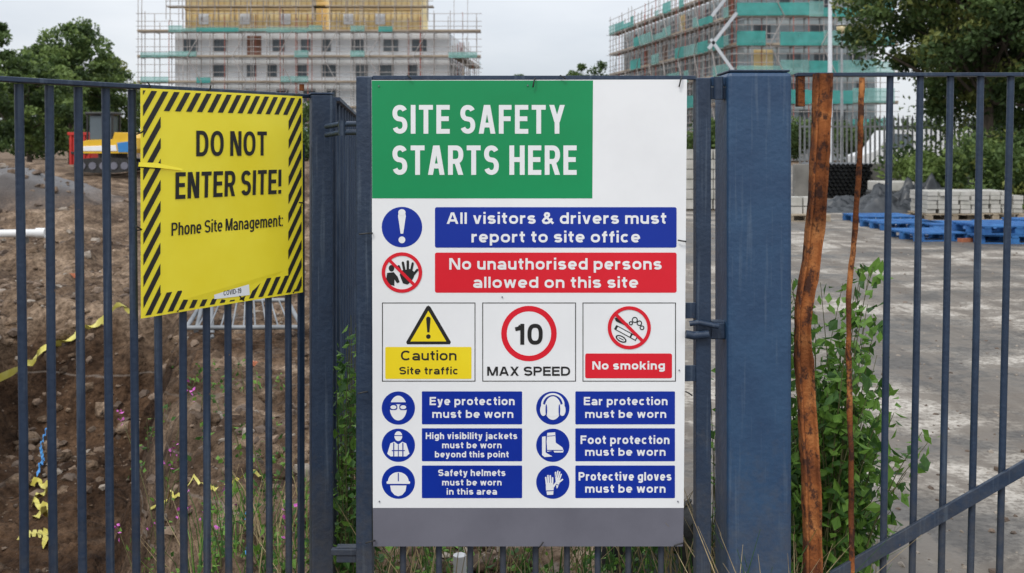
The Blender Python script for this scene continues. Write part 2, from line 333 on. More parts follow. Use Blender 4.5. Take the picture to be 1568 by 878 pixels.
tree('broadleaf_tree',wx(108,78),78,11.0,4.5,1.2,n=24000,leaf=.32,nclu=150,mats=('lfB','lfA','lfA','lfC'),cr=(.13,.26))
tree('broadleaf_tree',wx(45,70),70,8.2,3.8,.6,n=14000,leaf=.32,nclu=90,mats=('lfB','lfA','lfC'))
tree('broadleaf_tree',wx(170,84),84,9.2,2.9,.8,n=12000,leaf=.32,nclu=80,mats=('lfA','lfC','lfY'))
tree('broadleaf_tree',wx(-20,60),60,9.6,2.2,.6,n=9000,leaf=.3,nclu=60,mats=('lfB','lfB','lfA'))
tree('broadleaf_tree',wx(900,140),140,13.4,4.4,3,n=7000,leaf=.5,nclu=50,mats=('lfB','lfA'))
tree('broadleaf_tree',wx(800,150),150,12.7,2.4,3,n=3000,leaf=.5,nclu=24,mats=('lfB','lfA'))
tree('broadleaf_tree',wx(1506,28),28,9.5,3.75,2.2,n=60000,leaf=.165,nclu=220,mats=('lfB','lfA','lfB','lfY'),trunk=.25,cr=(.11,.24))
tree('broadleaf_tree',wx(1590,31),31,8.5,3.2,1.8,n=20000,leaf=.2,nclu=90,mats=('lfB','lfA','lfC'))
def mass(name,boxes,n,leaf,mats):
    Cs=[]
    for (x0,x1,y0,y1,z0,z1) in boxes:
        kk=24; cc=np.stack([rng.uniform(x0,x1,kk),rng.uniform(y0,y1,kk),rng.uniform(z0,z1,kk)],1)
        rr=rng.uniform(.25,.6,kk)*min(2.5,(z1-z0))
        k=rng.integers(0,kk,n); off=rng.normal(size=(n,3)); off/=np.linalg.norm(off,axis=1)[:,None]; off*=rng.random((n,1))**.4
        Cs.append(cc[k]+off*rr[k][:,None])
    C=np.concatenate(Cs); C[:,2]=np.abs(C[:,2])
    V,Fc,_=leaves(C,leaf,mats,None); mk=(vnoise(C[:,0]*1.5,C[:,2]*1.5+C[:,1])*len(mats)*.999).astype(int)
    return npmesh(name,V,Fc,list(mats),mk)
mass('hedge_bushes',[(wx(1395,27),wx(1480,27),26,28,.1,1.2),(wx(1470,25),wx(1640,25),24,27,.1,1.5),(wx(1430,31),wx(1640,31),30,32,.5,3)],9000,.14,('lfB','lfA','lfC','lfB','lfY'))
mass('distant_tree_line',[(wx(-100,100)+i*9,wx(-100,100)+i*9+9,100,106,1,5.0) for i in range(5)]+[(wx(1060,90)+i*7,wx(1060,90)+i*7+8,88,92,1,3.4) for i in range(6)],2600,.5,('lfB','lfA'))
mass('distant_hedge',[(-22+i*7,-15+i*7,92,96,.5,2.2) for i in range(7)],1800,.4,('lfB','lfA'))
def plant(name,bases,height,leaf,mats=('wdA','wdB'),spread=.25,density=26,flowers=0,lean=(0,0),zmin=.0):
    mb=MB();C=[]
    Fl=[]
    for bx,by in bases:
        b0=Vector((bx,by,hz(bx,by)-.02)); hh=height*rng.uniform(.5,1.1)
        dx,dy=rng.uniform(-spread,spread)+lean[0],rng.uniform(-spread,spread)*.6+lean[1]
        p=[b0+Vector((dx*t_*t_,dy*t_*t_,hh*t_)) for t_ in np.linspace(0,1,6)]
        mb.tube(p,[.0035,.003,.0028,.002,.0015,.001],'stem',5,False)
        for j in range(density):
            t_=zmin+(1-zmin)*rng.random(); q=b0+Vector((dx*t_*t_,dy*t_*t_,hh*t_)); a=rng.uniform(0,6.28); rr=rng.uniform(.4,1.7)*leaf*(1.3-.6*t_)
            C.append((q.x+math.cos(a)*rr,q.y+math.sin(a)*rr,q.z+rng.uniform(-.01,.02)))
        for j in range(flowers):
            q=p[-1]; Fl.append((q.x+rng.normal()*.018,q.y+rng.normal()*.018,q.z+rng.normal()*.03))
    e=empty(name); mb.build('stems',e)
    C=np.array(C); V,Fc,_=leaves(C,leaf,mats,None,up=.8,aspect=.6); mi=rng.integers(0,len(mats),len(C)); npmesh('leaves',V,Fc,list(mats),mi,parent=e)
    if Fl:
        V,Fc,_=leaves(np.array(Fl),.02,['pink'],None,aspect=.9); npmesh('flowers',V,Fc,['pink'],parent=e)
    return e
def spots(px0,px1,Y0,Y1,n_): return [(wx(rng.uniform(px0,px1),y),y) for y in rng.uniform(Y0,Y1,n_)]
plant('leafy_shrub',spots(1225,1300,3.12,3.6,64),1.12,.046,spread=.17,density=62,mats=('wdA','wdA','wdB'))
plant('leafy_shrub',spots(1222,1310,3.15,3.5,44),.8,.052,spread=.28,density=56,mats=('wdA','wdA','wdB'))
plant('climbing_weed',spots(514,546,3.15,3.4,24),.98,.038,spread=.03,density=44,mats=('wdB','wdA'))
plant('climbing_weed',spots(512,560,3.2,3.5,14),.5,.045,spread=.08,density=30,mats=('wdB','wdA'))
plant('leafy_shrub',spots(1085,1105,3.3,3.5,6),.85,.034,spread=.05,density=26,mats=('wdB','wdA'))
plant('flowering_weed',spots(190,260,4.4,5.2,8),.9,.03,spread=.25,density=12,flowers=7,mats=('wdB','wdA'))
plant('flowering_weed',spots(330,460,3.5,4.0,6),.3,.03,spread=.12,density=14,flowers=4,mats=('wdB','wdA'))
plant('low_weeds',spots(230,480,3.4,4.4,30),.26,.032,spread=.12,density=20,mats=('wdB','wdA'))
plant('low_weeds',spots(560,1060,3.3,3.8,60),.3,.03,spread=.1,density=18,mats=('wdB','wdA'))
plant('low_weeds',spots(200,460,4.6,7,22),.26,.035,spread=.1,density=14,mats=('wdB','wdA'))
def grass(name,regs,n_,hmin,hmax,mats):
    V=[];
    for (a,b_,Y0,Y1) in regs:
        for i in range(n_):
            y=rng.uniform(Y0,Y1); x=wx(rng.uniform(a,b_),y); z=hz(x,y)-.02; hh=rng.uniform(hmin,hmax); dx,dy=rng.normal()*.3*hh,rng.normal()*.2*hh; w=.0022
            V+=[(x-w,y,z),(x+w,y,z),(x+dx*.4+w*.8,y+dy*.4,z+hh*.6),(x+dx*.4-w*.8,y+dy*.4,z+hh*.6),(x+dx*.4-w*.8,y+dy*.4,z+hh*.6),(x+dx*.4+w*.8,y+dy*.4,z+hh*.6),(x+dx+.0005,y+dy,z+hh),(x+dx-.0005,y+dy,z+hh)]
    V=np.array(V); Fc=np.arange(len(V)).reshape(-1,4); mi=np.repeat(rng.integers(0,len(mats),len(Fc)//2),2)
    return npmesh(name,V,Fc,list(mats),mi)
grass('dry_grass',[(1110,1230,2.75,3.3),(540,1090,3.1,3.6)],170,.3,.6,('dry','dry','wdB'))
grass('dry_grass',[(1110,1340,3.0,3.5),(280,480,3.4,4.2)],150,.12,.4,('dry','wdB','wdA'))
# ---------------------------------------------------------------- scaffolded buildings
M['clad']=mat('white_cladding',(.74,.77,.8),(.88,.9,.91),scale=.25,rough=.6)
M['clad2']=mat('grey_board',(.42,.45,.48),(.56,.59,.62),scale=.3,rough=.7)
M['bclad']=mat('blue_grey_membrane',(.34,.42,.46),(.56,.63,.66),scale=.3,rough=.7)
M['glass']=mat('window_glass',(.06,.08,.095),(.13,.16,.18),scale=.3,rough=.12)
M['frame']=mat('window_frame',(.2,.21,.22),rough=.5)
M['steel']=mat('scaffold_steel',(.27,.235,.22),(.44,.41,.39),scale=.4,rough=.5,metal=.1)
M['redtube']=mat('scaffold_red',(.4,.1,.07),(.32,.13,.1),scale=.4,rough=.6)
M['deck']=mat('scaffold_boards',(.26,.21,.16),(.42,.35,.27),scale=.5,rough=.9)
M['osb']=mat('timber_sheathing',(.86,.64,.28),(.93,.78,.45),scale=.7,rough=.85)
M['stud']=mat('timber_stud',(.6,.42,.2),(.7,.53,.3),scale=1,rough=.85)
M['net']=netmat('debris_netting',(.05,.3,.27),.58)
M['net2']=netmat('debris_netting_pale',(.17,.38,.35),.4)
M['brick']=mat('brick',(.2,.1,.07),(.3,.16,.11),scale=1,rough=.9)
def scaffold_face(mb,p0,p1,outn,storeys,sh,thick=8,top=None,bay=2.1,netp=.6,wall=True,ext=1.5,wallk='clad',neth=(1.1,.75),nets=('net','net','net2'),lifts=1):
    p0=Vector((*p0,0));p1=Vector((*p1,0)); U=(p1-p0); Ln=U.length; U.normalize(); W=Vector((*outn,0)).normalized()
    R=Matrix((U,W,Vector((0,0,1)))).transposed()
    def lb(u0,u1,w0,w1,z0,z1,k):
        c=p0+U*(u0+u1)/2+W*(w0+w1)/2+Vector((0,0,(z0+z1)/2)); mb.box(c,(u1-u0,w1-w0,z1-z0),k,R)
    Ht=storeys*sh
    if wall:
        lb(0,Ln,-thick,0,0,Ht,wallk)
        for s_ in range(storeys):
            z=s_*sh
            lb(-.02,Ln+.02,0,.06,z-.12,z+.1,'clad2')
            u=1.0
            while u<Ln-1.4:
                w_=rng.choice([.9,1.2,1.5]); r_=rng.random()
                if r_<.72:
                    lb(u-.08,u+w_+.08,.002,.07,z+.72,z+2.18,'frame'); lb(u,u+w_/2-.03,.06,.09,z+.8,z+2.1,'glass'); lb(u+w_/2+.03,u+w_,.06,.09,z+.8,z+2.1,'glass')
                elif r_<.84: lb(u-.1,u+w_+.3,.002,.05,z+.15,z+2.5,rng.choice(['clad2','osb','brick']))
                u+=w_+rng.uniform(1.3,2.6)
    Tz=(top or Ht)+1.3
    u=-ext
    while u<=Ln+ext:
        for w_ in(.45,1.75):
            k='redtube' if rng.random()<.25 else 'steel'
            uj=u+rng.uniform(-.12,.12)
            lb(uj-.035,uj+.035,w_-.035,w_+.035,0,Tz+rng.uniform(-.2,1.4),k)
        u+=bay
    nl=int((top or Ht)/sh+.01)
    for s_ in range(0,nl+1):
        z=s_*sh+.05
        if s_>0:
            lb(-ext-.4,Ln+ext+.4,.5,1.7,z-.12,z-.04,'deck')
            lb(-ext-.4,Ln+ext+.4,1.78,1.82,z-.05,z+.14,'deck')
            lb(-ext-.4,Ln+ext+.4,1.66,1.73,z-.2,z-.13,'steel')
        for dz in(.5,1.05)+((1.9,) if lifts>1 else ()): lb(-ext-.5,Ln+ext+.5,1.81,1.86,z+dz-.03,z+dz+.03,'steel')
        if s_>0:
            u=-ext
            while u<Ln+ext:
                l_=rng.choice([1,2,3])*bay
                if rng.random()<netp: lb(u,min(u+l_,Ln+ext),1.9,1.91,z-.1+rng.uniform(-.1,.1),z+(neth[0] if rng.random()<.7 else neth[1])+rng.uniform(-.12,.12),rng.choice(nets))
                u+=l_
        u=-ext
        while u<Ln+ext:
            lb(u-.03,u+.03,.3,2.3,z-.2,z-.14,'steel'); u+=bay
    for k_ in range(int(Ln/5)):
        u=2+k_*5; z=0; sg=1
        while z<(top or Ht)-1:
            a=p0+U*(u+(0 if sg>0 else bay))+W*1.95+Vector((0,0,z)); b_=p0+U*(u+(bay if sg>0 else 0))+W*1.95+Vector((0,0,z+sh)); mb.beam(a,b_,.07,.07,'steel')
            z+=sh; sg=-sg
    return lb
D=112; mb=MB(); L0=(wx(268,D),D);L1=(wx(688,D),D)
lb=scaffold_face(mb,L0,L1,(0,-1),5,2.82,top=5*2.82,netp=.42,thick=14,bay=1.55,neth=(.55,.35),nets=('net2','net2','net2','net'),lifts=2,ext=3.2)
z0=5*2.82
for (a,b_) in((283,482),(505,645)):
    u0=wx(a,D)-L0[0];u1=wx(b_,D)-L0[0]
    lb(u0,u1,-9,-.4,z0,z0+5.6,'osb'); u=u0
    while u<u1: lb(u-.05,u+.05,-.4,-.3,z0,z0+5.6,'stud'); u+=.62
    for zz in(.1,2.75,5.5): lb(u0-.1,u1+.1,-.4,-.25,z0+zz-.12,z0+zz+.12,'stud')
    u=u0+1.5
    while u<u1-2: lb(u,u+1.1,-.28,-.24,z0+1,z0+2.2,'clad'); u+=rng.uniform(3.5,6)
    for s_ in(1,2):
        for dz in(0,.5,1.05): lb(u0-1.5,u1+1.5,1.81,1.86,z0+s_*2.82+dz,z0+s_*2.82+dz+.06,'steel')
        lb(u0-1.5,u1+1.5,.5,1.7,z0+s_*2.82-.1,z0+s_*2.82-.02,'deck')
    u=u0-1.5
    while u<u1+1.6:
        for w_ in(.45,1.75): lb(u-.035,u+.035,w_-.035,w_+.035,z0+1.3,z0+8.5,'steel')
        u+=1.8
for u in(-3.5,-3.1,1,2.2,9,20.5,21.1,28,31.5,33): lb(u-.03,u+.03,1.7,1.76,0,z0+rng.uniform(5,9),'steel')
scaffold_face(mb,(wx(688,D),D),(wx(712,D+14),D+14),(1,-.15),5,2.82,top=5*2.82-2.8,netp=.6,thick=2,ext=.5)
mb.build('scaffolded_building')
mb=MB(); C0=(wx(1140,98),98.)
lb=scaffold_face(mb,C0,(wx(1340,98),98.),(0,-1),6,2.8,netp=.85,thick=18,ext=1.2,bay=1.4,wallk='bclad',neth=(1.25,.8),nets=('net','net2','net'),lifts=2)
E0=(wx(955,138),138.)
d_=Vector(C0)-Vector(E0)
n_left=Vector((d_.y,-d_.x)).normalized()
if n_left.x>0: n_left=-n_left
scaffold_face(mb,E0,C0,(n_left.x,n_left.y),6,2.8,netp=.5,thick=10,ext=.6,bay=1.4,wallk='bclad',neth=(1.1,.6),nets=('net','net2','net2'),lifts=2)
for (a,b_) in(((1128,20),(1085,75)),((1088,60),(1125,112)),((1125,-20),(1090,25))):
    mb.beam(P(a[0],a[1],95),P(b_[0],b_[1],95),.3,.2,'clad2')
mb.build('scaffolded_building')
M['lampw']=mat('lamp_paint_pale',(.6,.63,.66),(.7,.72,.74),scale=4,rough=.4)
M['galv']=mat('galvanised_steel',(.3,.31,.32),(.45,.46,.47),scale=12,rough=.45,metal=.6)
M['galvd']=mat('weathered_fence_steel',(.16,.17,.18),(.28,.29,.3),scale=3,rough=.6,metal=.3)
M['amber']=mat('lamp_lens',(.5,.4,.2),(.6,.5,.3),scale=4,rough=.3)
mb=MB(); x=wx(1271,46); mb.tube([(x,46,0),(x,46,1.4),(x,46,10)],[.13,.12,.075],'lampw',12); mb.tube([(x,46,9.9),(x+.5,46,10.3),(x+1.4,46,10.4)],.05,'lampw',8); mb.box((x+1.7,46,10.4),(.8,.3,.14),'lampw'); mb.build('street_lamp')
mb=MB(); x=wx(1289,42); zt=P(0,52,42).z; mb.tube([(x,42,0),(x,42,1.2),(x,42,zt)],[.09,.07,.045],'galv',10)
mb.tube([(x,42,zt),(x,42,zt+.1),(x,42,zt+.3),(x,42,zt+.36)],[.08,.2,.23,.05],'amber',14); mb.tube([(x,42,zt+.36),(x,42,zt+.42)],[.26,.1],'galv',14); mb.build('street_lamp')
# ---------------------------------------------------------------- gate structures
YG=2.90
def bar(mb,px0,py0,px1,py1,Y,r,k='navy',n=12,jit=0):
    a=P(px0,py0,Y);b_=P(px1,py1,Y); mb.tube([a,a.lerp(b_,.5)+Vector((rng.normal()*jit,0,0)),b_],r,k,n)
def zpx(py,Y): return H-(py-HY)/F*Y
gate=empty('site_gate')
mb=MB()
def pbox(mb,x0,x1,y0,y1,Y0,Y1,k,Yref=None):
    Yr=Yref or Y0; a=P(x0,y0,Yr);b_=P(x1,y1,Yr); mb.box(((a.x+b_.x)/2,(Y0+Y1)/2,(a.z+b_.z)/2),(b_.x-a.x,Y1-Y0,a.z-b_.z),k)
pbox(mb,545,570,117,1010,2.885,2.935,'navy')
pbox(mb,1066,1089,119,1010,2.885,2.935,'navy')
mb.build('stiles',gate,.003)
mb=MB()
pbox(mb,570.3,1065.7,116,122,2.89,2.93,'navy'); pbox(mb,570.3,1065.7,960,985,2.89,2.93,'navy')
pbox(mb,1047,1065.7,464,488,2.893,2.90,'navy');pbox(mb,1047,1065.7,560,584,2.893,2.90,'navy')
for px in(617,672,720,770,820,868,915,962,1012): bar(mb,px+1,122,px,965,2.912,.009)
mb.build('rails_and_bars',gate,.001)
mb=MB()
mb.tube([P(1050,512,2.87),P(1062,514,2.87),P(1085,512,2.87)],.012,'navy',10); mb.tube([P(1056,496,2.87),P(1070,494,2.865),P(1100,500,2.87)],.008,'navy',8)
pbox(mb,1089,1110,495,519,2.89,2.92,'navy'); pbox(mb,1089,1118,118,132,2.895,2.915,'blue'); pbox(mb,1089,1118,134,152,2.89,2.925,'navy')
mb.tube([P(1100,118,2.88),P(1100,152,2.88)],.014,'navy',12)
for py in(190,203): mb.tube([P(500,py+4,3.02),P(522,py,2.95),P(548,py,2.92)],.008,'navy',8)
mb.tube([P(524,185,2.94),P(524,208,2.94)],.012,'navy',10)
pbox(mb,507,548,842,851,2.92,2.94,'navy'); pbox(mb,515,548,838,862,2.925,2.95,'navy')
mb.build('hinges_and_latch',gate,.0015)
post=empty('gate_post'); mb=MB()
pz=zpx(112,2.9); a=P(1120,112,2.86); b_=P(1219,112,2.86)
w_=b_.x-a.x; cx_=(a.x+b_.x)/2-.008
mb.box((cx_-.003,2.86+w_/2,pz/2),(w_,w_,pz),'blue'); mb.build('column',post,.012)
mb=MB(); mb.box((cx_-.003,2.86+w_/2,pz+.004),(w_-.01,w_-.01,.006),'navy'); mb.box((cx_,2.86+w_/2,.006),(w_+.12,w_+.12,.012),'navy')
pbox(mb,1089,1124,492,520,2.9,2.93,'navy'); mb.build('cap_and_base_plate',post,.002)
class Plane:
    def __init__(s,O,U,Nn): s.O=Vector(O);s.U=Vector(U).normalized();s.N=Vector(Nn).normalized()
    def uv(s,px,py):
        d=Vector(((px-CX)/F,1,-(py-HY)/F)); o=Vector((0,0,H)); t_=(s.O-o).dot(s.N)/d.dot(s.N); q=o+d*t_; return ((q-s.O).dot(s.U),q.z)
    def pt(s,u,z,off=0): q=s.O+s.U*u+s.N*off; return Vector((q.x,q.y,z))
dU=Vector((.325,.46,0)).normalized()
FL=Plane((-.967,2.59,0),dU,(dU.y,-dU.x,0))
FLb=Plane(Vector((-.967,2.59,0))-FL.N*.028,dU,(dU.y,-dU.x,0))
lf=empty('steel_railing_fence'); mb=MB()
zr=H+.153
u34=FLb.uv(34,500)[0]; u440=FLb.uv(441,500)[0]; nb=11; step=(u440-u34)/nb
for i in range(-6,nb+1):
    u=u34+i*step; a=FLb.pt(u,zr-.01); b_=FLb.pt(u,.08)
    lean=Vector((-.008,0,0)) if i<6 else Vector((-.003,0,0))
    mb.tube([a+lean,a.lerp(b_,.5)+Vector((rng.normal()*.0015,0,0)),b_-lean],.0105,'navy',12)
mb.build('bars',lf)
mb=MB(); a=FLb.pt(u34-7*step,zr);b_=FLb.pt(FLb.uv(470,150)[0],zr-.004); mb.beam(a,b_,.012,.04,'navy',side=Vector((0,0,1)))
a=FLb.pt(u34-7*step,.14);b_=FLb.pt(FLb.uv(470,150)[0],.14); mb.beam(a,b_,.012,.04,'navy',side=Vector((0,0,1)))
mb.build('rails',lf,.002)
mb=MB(); R=Matrix((dU,Vector((-dU.y,dU.x,0)),Vector((0,0,1)))).transposed()
R2=Matrix.Rotation(math.radians(18),3,'Z')
pc=P(490,150,3.07); mb.box((pc.x,pc.y+.02,(zr+.0)/2),(.066,.066,zr),'navy',R2); mb.build('end_post',lf,.005)
mb=MB(); mb.box((pc.x,pc.y+.02,zr+.003),(.07,.07,.006),'navy',R2)
mb.tube([(pc.x-.05,pc.y-.03,zr+.01),(pc.x-.05,pc.y-.03,zr+.03)],.008,'rust',6)
a=FLb.pt(FLb.uv(455,300)[0],0); mb.box((a.x+.012,a.y,.85),(.022,.01,1.5),'navy',R)
mb.build('post_cap_and_flat',lf,.001)
rf=empty('steel_railing_fence'); mb=MB()
A=Vector((wx(511,3.2),3.2,0));B=Vector((wx(545,5.4),5.4,0))
for i in range(10):
    q=A.lerp(B,i/9); mb.tube([(q.x,q.y,.08),(q.x,q.y,H+.14)],.0095,'navy',8)
mb.beam(A+Vector((0,0,H+.145)),B+Vector((0,0,H+.145)),.012,.04,'navy',side=Vector((0,0,1)));mb.beam(A+Vector((0,0,.14)),B+Vector((0,0,.14)),.012,.04,'navy',side=Vector((0,0,1)))
mb.build('bars_and_rails',rf)
rt=empty('steel_railing_fence'); mb=MB()
YR=2.92
for i in range(9):
    t0=1363+i*46.2; b0=1352+i*44.6
    bar(mb,t0,116,b0,880,YR,.0100,jit=.001)
    bar(mb,b0,880,b0-2,1000,YR,.0100)
mb.build('bars',rt)
mb=MB(); pbox(mb,1219,1780,112,117.5,YR-.02,YR+.02,'navy',YR)
a=P(1275,885,YR-.02);b_=P(1700,640,YR-.02); mb.beam(a,b_,.038,.012,'navy',side=Vector((0,0,1)))
mb.box((P(1219,0,YR).x+.012,YR,P(0,140,YR).z),(.02,.03,.09),'rust')
mb.build('rails',rt,.0015)
def dens(pts,n_=24,jt=.35):
    out=[]; ys_=[p[1] for p in pts]; xs_=[p[0] for p in pts]
    for y in np.linspace(ys_[0],ys_[-1],n_):
        ks=np.interp([y-18,y-6,y+6,y+18],ys_,xs_).mean(); out.append((float(ks+rng.normal()*jt),float(y)))
    return out
# bent rusted steel channel: two folded lips with a recessed web between them
mb=MB(); pp=dens([(1260,113),(1256,220),(1250,330),(1241,410),(1230,468),(1228,510),(1235,620),(1242,740),(1247,1000)],60,.12)
vs=[];fs=[]
prof=[(-1,.55),(-1,-.6),(-.93,-.88),(-.72,-.9),(-.6,-.62),(-.45,-.42),(.5,-.5),(.72,-.82),(.93,-.84),(1,-.6),(1,.55)]
ns=len(prof)
for i,(px,py) in enumerate(pp):
    c=P(px,py,2.885); hw=(12.6+.5*math.sin(i*.9)+rng.normal()*.25)*2.885/F
    if 430<py<540: hw*=.9
    for (ax,ay) in prof: vs.append((c.x+hw*ax*(1+rng.normal()*.012), c.y+.028*ay*(1+rng.normal()*.02), c.z))
for i in range(len(pp)-1):
    for j in range(ns): a=i*ns+j;b2=i*ns+(j+1)%ns; fs.append((a,b2,b2+ns,a+ns))
fs.append(tuple(range(ns)))
mb.add(vs,fs,'rust',False); mb.build('bent_rusty_post',rt)
mb=MB(); pp=dens([(1320,119),(1316,250),(1307,380),(1299,450),(1300,560),(1303,700),(1306,1000)],50)
mb.tube([P(a,b2,2.9) for a,b2 in pp],[.0082+rng.normal()*.0005 for _ in pp],'rust',10); mb.build('bent_rusty_bar',rt)
# ---------------------------------------------------------------- lettering (own grotesque letterforms)
def se(cx,cy,rx,ry,a0,a1,n=14,p=2.35):
    o=[]
    for j in range(n+1):
        a=math.radians(a0+(a1-a0)*j/n); c,s_=math.cos(a),math.sin(a)
        o.append((cx+rx*math.copysign(abs(c)**(2/p),c),cy+ry*math.copysign(abs(s_)**(2/p),s_)))
    return o
BW={'A':.98,'C':.95,'D':.92,'E':.78,'F':.74,'H':.9,'I':0,'M':1.08,'N':.92,'O':1.02,'P':.84,'R':.9,'S':.87,'T':.82,'X':.9,'Y':.92,'V':.92,
 'a':.72,'b':.75,'c':.7,'d':.75,'e':.73,'f':.44,'g':.75,'h':.7,'i':0,'j':.24,'k':.72,'l':0,'m':1.12,'n':.7,'o':.76,'p':.75,'r':.46,'s':.68,'t':.44,'u':.7,'v':.7,'w':1.02,'y':.7,
 '&':.98,'!':0,':':0,'-':.35,'1':.45,'0':.76,'9':.74}
def glyph(ch,b,w,X=.75):
    h=w/2;Lx=h;R=b-h;T=1-h;xT=X-h; out=[]
    def ln(*p): out.append(('L',list(p)))
    def dg(x0,y0,x1,y1):
        l=math.hypot(x1-x0,y1-y0); hw=h*min(1.8,l/abs(y1-y0)); out.append(('Q',[(x0-hw,y0),(x0+hw,y0),(x1+hw,y1),(x1-hw,y1)])); return hw
    def hwd(dx,dy): return h*min(1.8,math.hypot(dx,dy)/abs(dy))
    if ch=='A':
        q=hwd(b/2,1); dg(q,0,b/2-q*.3,1); dg(b-q,0,b/2+q*.3,1); ln((b*.2,.3),(b*.8,.3))
    elif ch=='V': q=hwd(b/2,1); dg(b/2-q*.3,0,q,1); dg(b/2+q*.3,0,b-q,1)
    elif ch=='C': ln(*se(b/2,.5,b/2-h,.5-h,42,318,26))
    elif ch=='D': out.append(('O',[(Lx,h),(Lx,T)]+se(b*.42,.5,R-b*.42,.5-h,90,-90,18)))
    elif ch in 'EF':
        ln((Lx,0),(Lx,1)); ln((w*.9,T),(b,T)); ln((w*.9,.52),(b*.93,.52))
        if ch=='E': ln((w*.9,h),(b,h))
    elif ch=='H': ln((Lx,0),(Lx,1));ln((R,0),(R,1));ln((w*.9,.52),(b-w*.9,.52))
    elif ch in 'Il': ln((Lx,0),(Lx,1))
    elif ch=='M': ln((Lx,0),(Lx,1));ln((R,0),(R,1)); dg(b/2-h*.2,.02,w*.75,1); dg(b/2+h*.2,.02,b-w*.75,1)
    elif ch=='N': ln((Lx,0),(Lx,1));ln((R,0),(R,1)); dg(b-w*.75,0,w*.75,1)
    elif ch=='O': out.append(('O',se(b/2,.5,b/2-h,.5-h,0,360,36)[:-1]))
    elif ch=='0': out.append(('O',se(b/2,.5,b/2-h,.5-h,0,360,36,2.6)[:-1]))
    elif ch in 'PR':
        m_=.44+h*.2; ln((Lx,0),(Lx,1)); cy=(T+m_)/2; ln((w*.9,T),*se(b*.5,cy,R-b*.5,T-cy,90,-90,14),(w*.9,m_))
        if ch=='R': q=hwd(b*.3,.45); dg(b-q*1.0,0,b*.56,m_)
    elif ch in 'Ss':
        Hh_=1 if ch=='S' else X; mid=Hh_*.51; t1=(Hh_-h-mid)/2; b1=(mid-h)/2
        up=se(b/2,mid+t1,b/2-h,t1,25,250,18,2.2); dn=se(b/2,h+b1,b/2-h,b1,70,-158,18,2.2)
        ln(*up,*dn)
    elif ch=='T': ln((0,T),(b,T)); ln((b/2,0),(b/2,1-w*.9))
    elif ch=='X': q=hwd(b,1); dg(q,0,b-q,1); dg(b-q,0,q,1)
    elif ch=='Y': q=hwd(b/2,.6); ln((b/2,0),(b/2,.46)); dg(b/2-h*.1,.40,q,1); dg(b/2+h*.1,.40,b-q,1)
    elif ch=='&': ln((b*.97,.03),(b*.33,.63),(b*.26,.77),(b*.32,.9),(b*.45,.93),(b*.58,.88),(b*.6,.75),(b*.52,.63),(b*.22,.44),(b*.1,.27),(b*.17,.12),(b*.36,.07),(b*.58,.12),(b*.76,.3),(b*.84,.48))
    elif ch=='!': ln((Lx,.3),(Lx,1)); ln((Lx,0),(Lx,w))
    elif ch==':': ln((Lx,X-w),(Lx,X)); ln((Lx,0),(Lx,w))
    elif ch=='-': ln((0,.36),(b,.36))
    elif ch=='1': ln((R,0),(R,1)); ln((0,.74),(b-w*1.3,.78),(b-w*.85,.9))
    elif ch=='9': out.append(('O',se(b/2,.68,b/2-h,.32-h,0,360,24)[:-1])); ln((R,.68),*se(b/2,.42,b/2-h,.42-h,0,-150,16))
    elif ch=='a':
        ln(*se(b/2-.02,X*.66,b/2-h-.02,X*.34-h,165,20,12),(R,X*.55),(R,0)); cy=(X*.58)/2; out.append(('O',se(b/2-.02,cy,b/2-h,cy-h*.9,0,360,24)[:-1]))
    elif ch in 'bdpgo':
        out.append(('O',se(b/2,X/2,b/2-h,X/2-h,0,360,30)[:-1]))
        if ch=='b': ln((Lx,0),(Lx,1))
        if ch=='d': ln((R,0),(R,1))
        if ch=='p': ln((Lx,-.27),(Lx,X))
        if ch=='g': ln((R,X),(R,0),*se(b/2,-.02,b/2-h,.25-h,0,-150,12))
    elif ch=='c': ln(*se(b/2,X/2,b/2-h,X/2-h,45,315,24))
    elif ch=='e': ln((w*.8,X*.48),(R,X*.48)); ln((R,X*.42),*se(b/2,X/2,b/2-h,X/2-h,0,312,28))
    elif ch=='f': c=b*.45; ln((c,0),(c,.78),*se(b*.45+.22,.78,.22,T-.78,180,95,8)); ln((0,xT),(b,xT))
    elif ch=='t': c=b*.45; ln((c,.95),(c,.24),*se(b*.45+.22,.24,.22,.24-h,180,265,8)); ln((0,xT),(b,xT))
    elif ch in 'hn':
        ln((Lx,0),(Lx,1 if ch=='h' else X)); ln(*se(b/2,X*.6,b/2-h,X*.4-h,170,0,14),(R,0))
    elif ch=='m':
        q=(b-w)/2; ln((Lx,0),(Lx,X)); ln(*se(h+q/2,X*.62,q/2,X*.38-h,170,0,12),(h+q,0)); ln(*se(h+q*1.5,X*.62,q/2,X*.38-h,170,0,12),(R,0))
    elif ch=='u': ln((R,0),(R,X)); ln((Lx,X),*se(b/2,X*.4,b/2-h,X*.4-h,180,350,14))
    elif ch=='r': ln((Lx,0),(Lx,X)); ln(*se(b*1.0,X*.55,b-h,X*.45-h,165,92,8))
    elif ch=='i': ln((Lx,0),(Lx,X)); ln((Lx,1.04-w*.85),(Lx,1.04))
    elif ch=='j': ln((R,X),(R,-.1),*se(R-.22,-.1,.22,.17-h*.4,0,-80,6)); ln((R,1.04-w*.85),(R,1.04))
    elif ch=='k': ln((Lx,0),(Lx,1)); q=hwd(b*.5,.5); dg(w*.9,.25,b-q,X); dg(b-q,0,b*.45,.46)
    elif ch in 'vy':
        q=hwd(b/2,X); dg(b/2-q*.2,0,q,X); dg(b/2+q*.2,0,b-q,X)
        if ch=='y': ln((b/2+q*.1,.05),(b/2-.05,-.14),(b*.3,-.27+h),(b*.08,-.27+h))
    elif ch=='w':
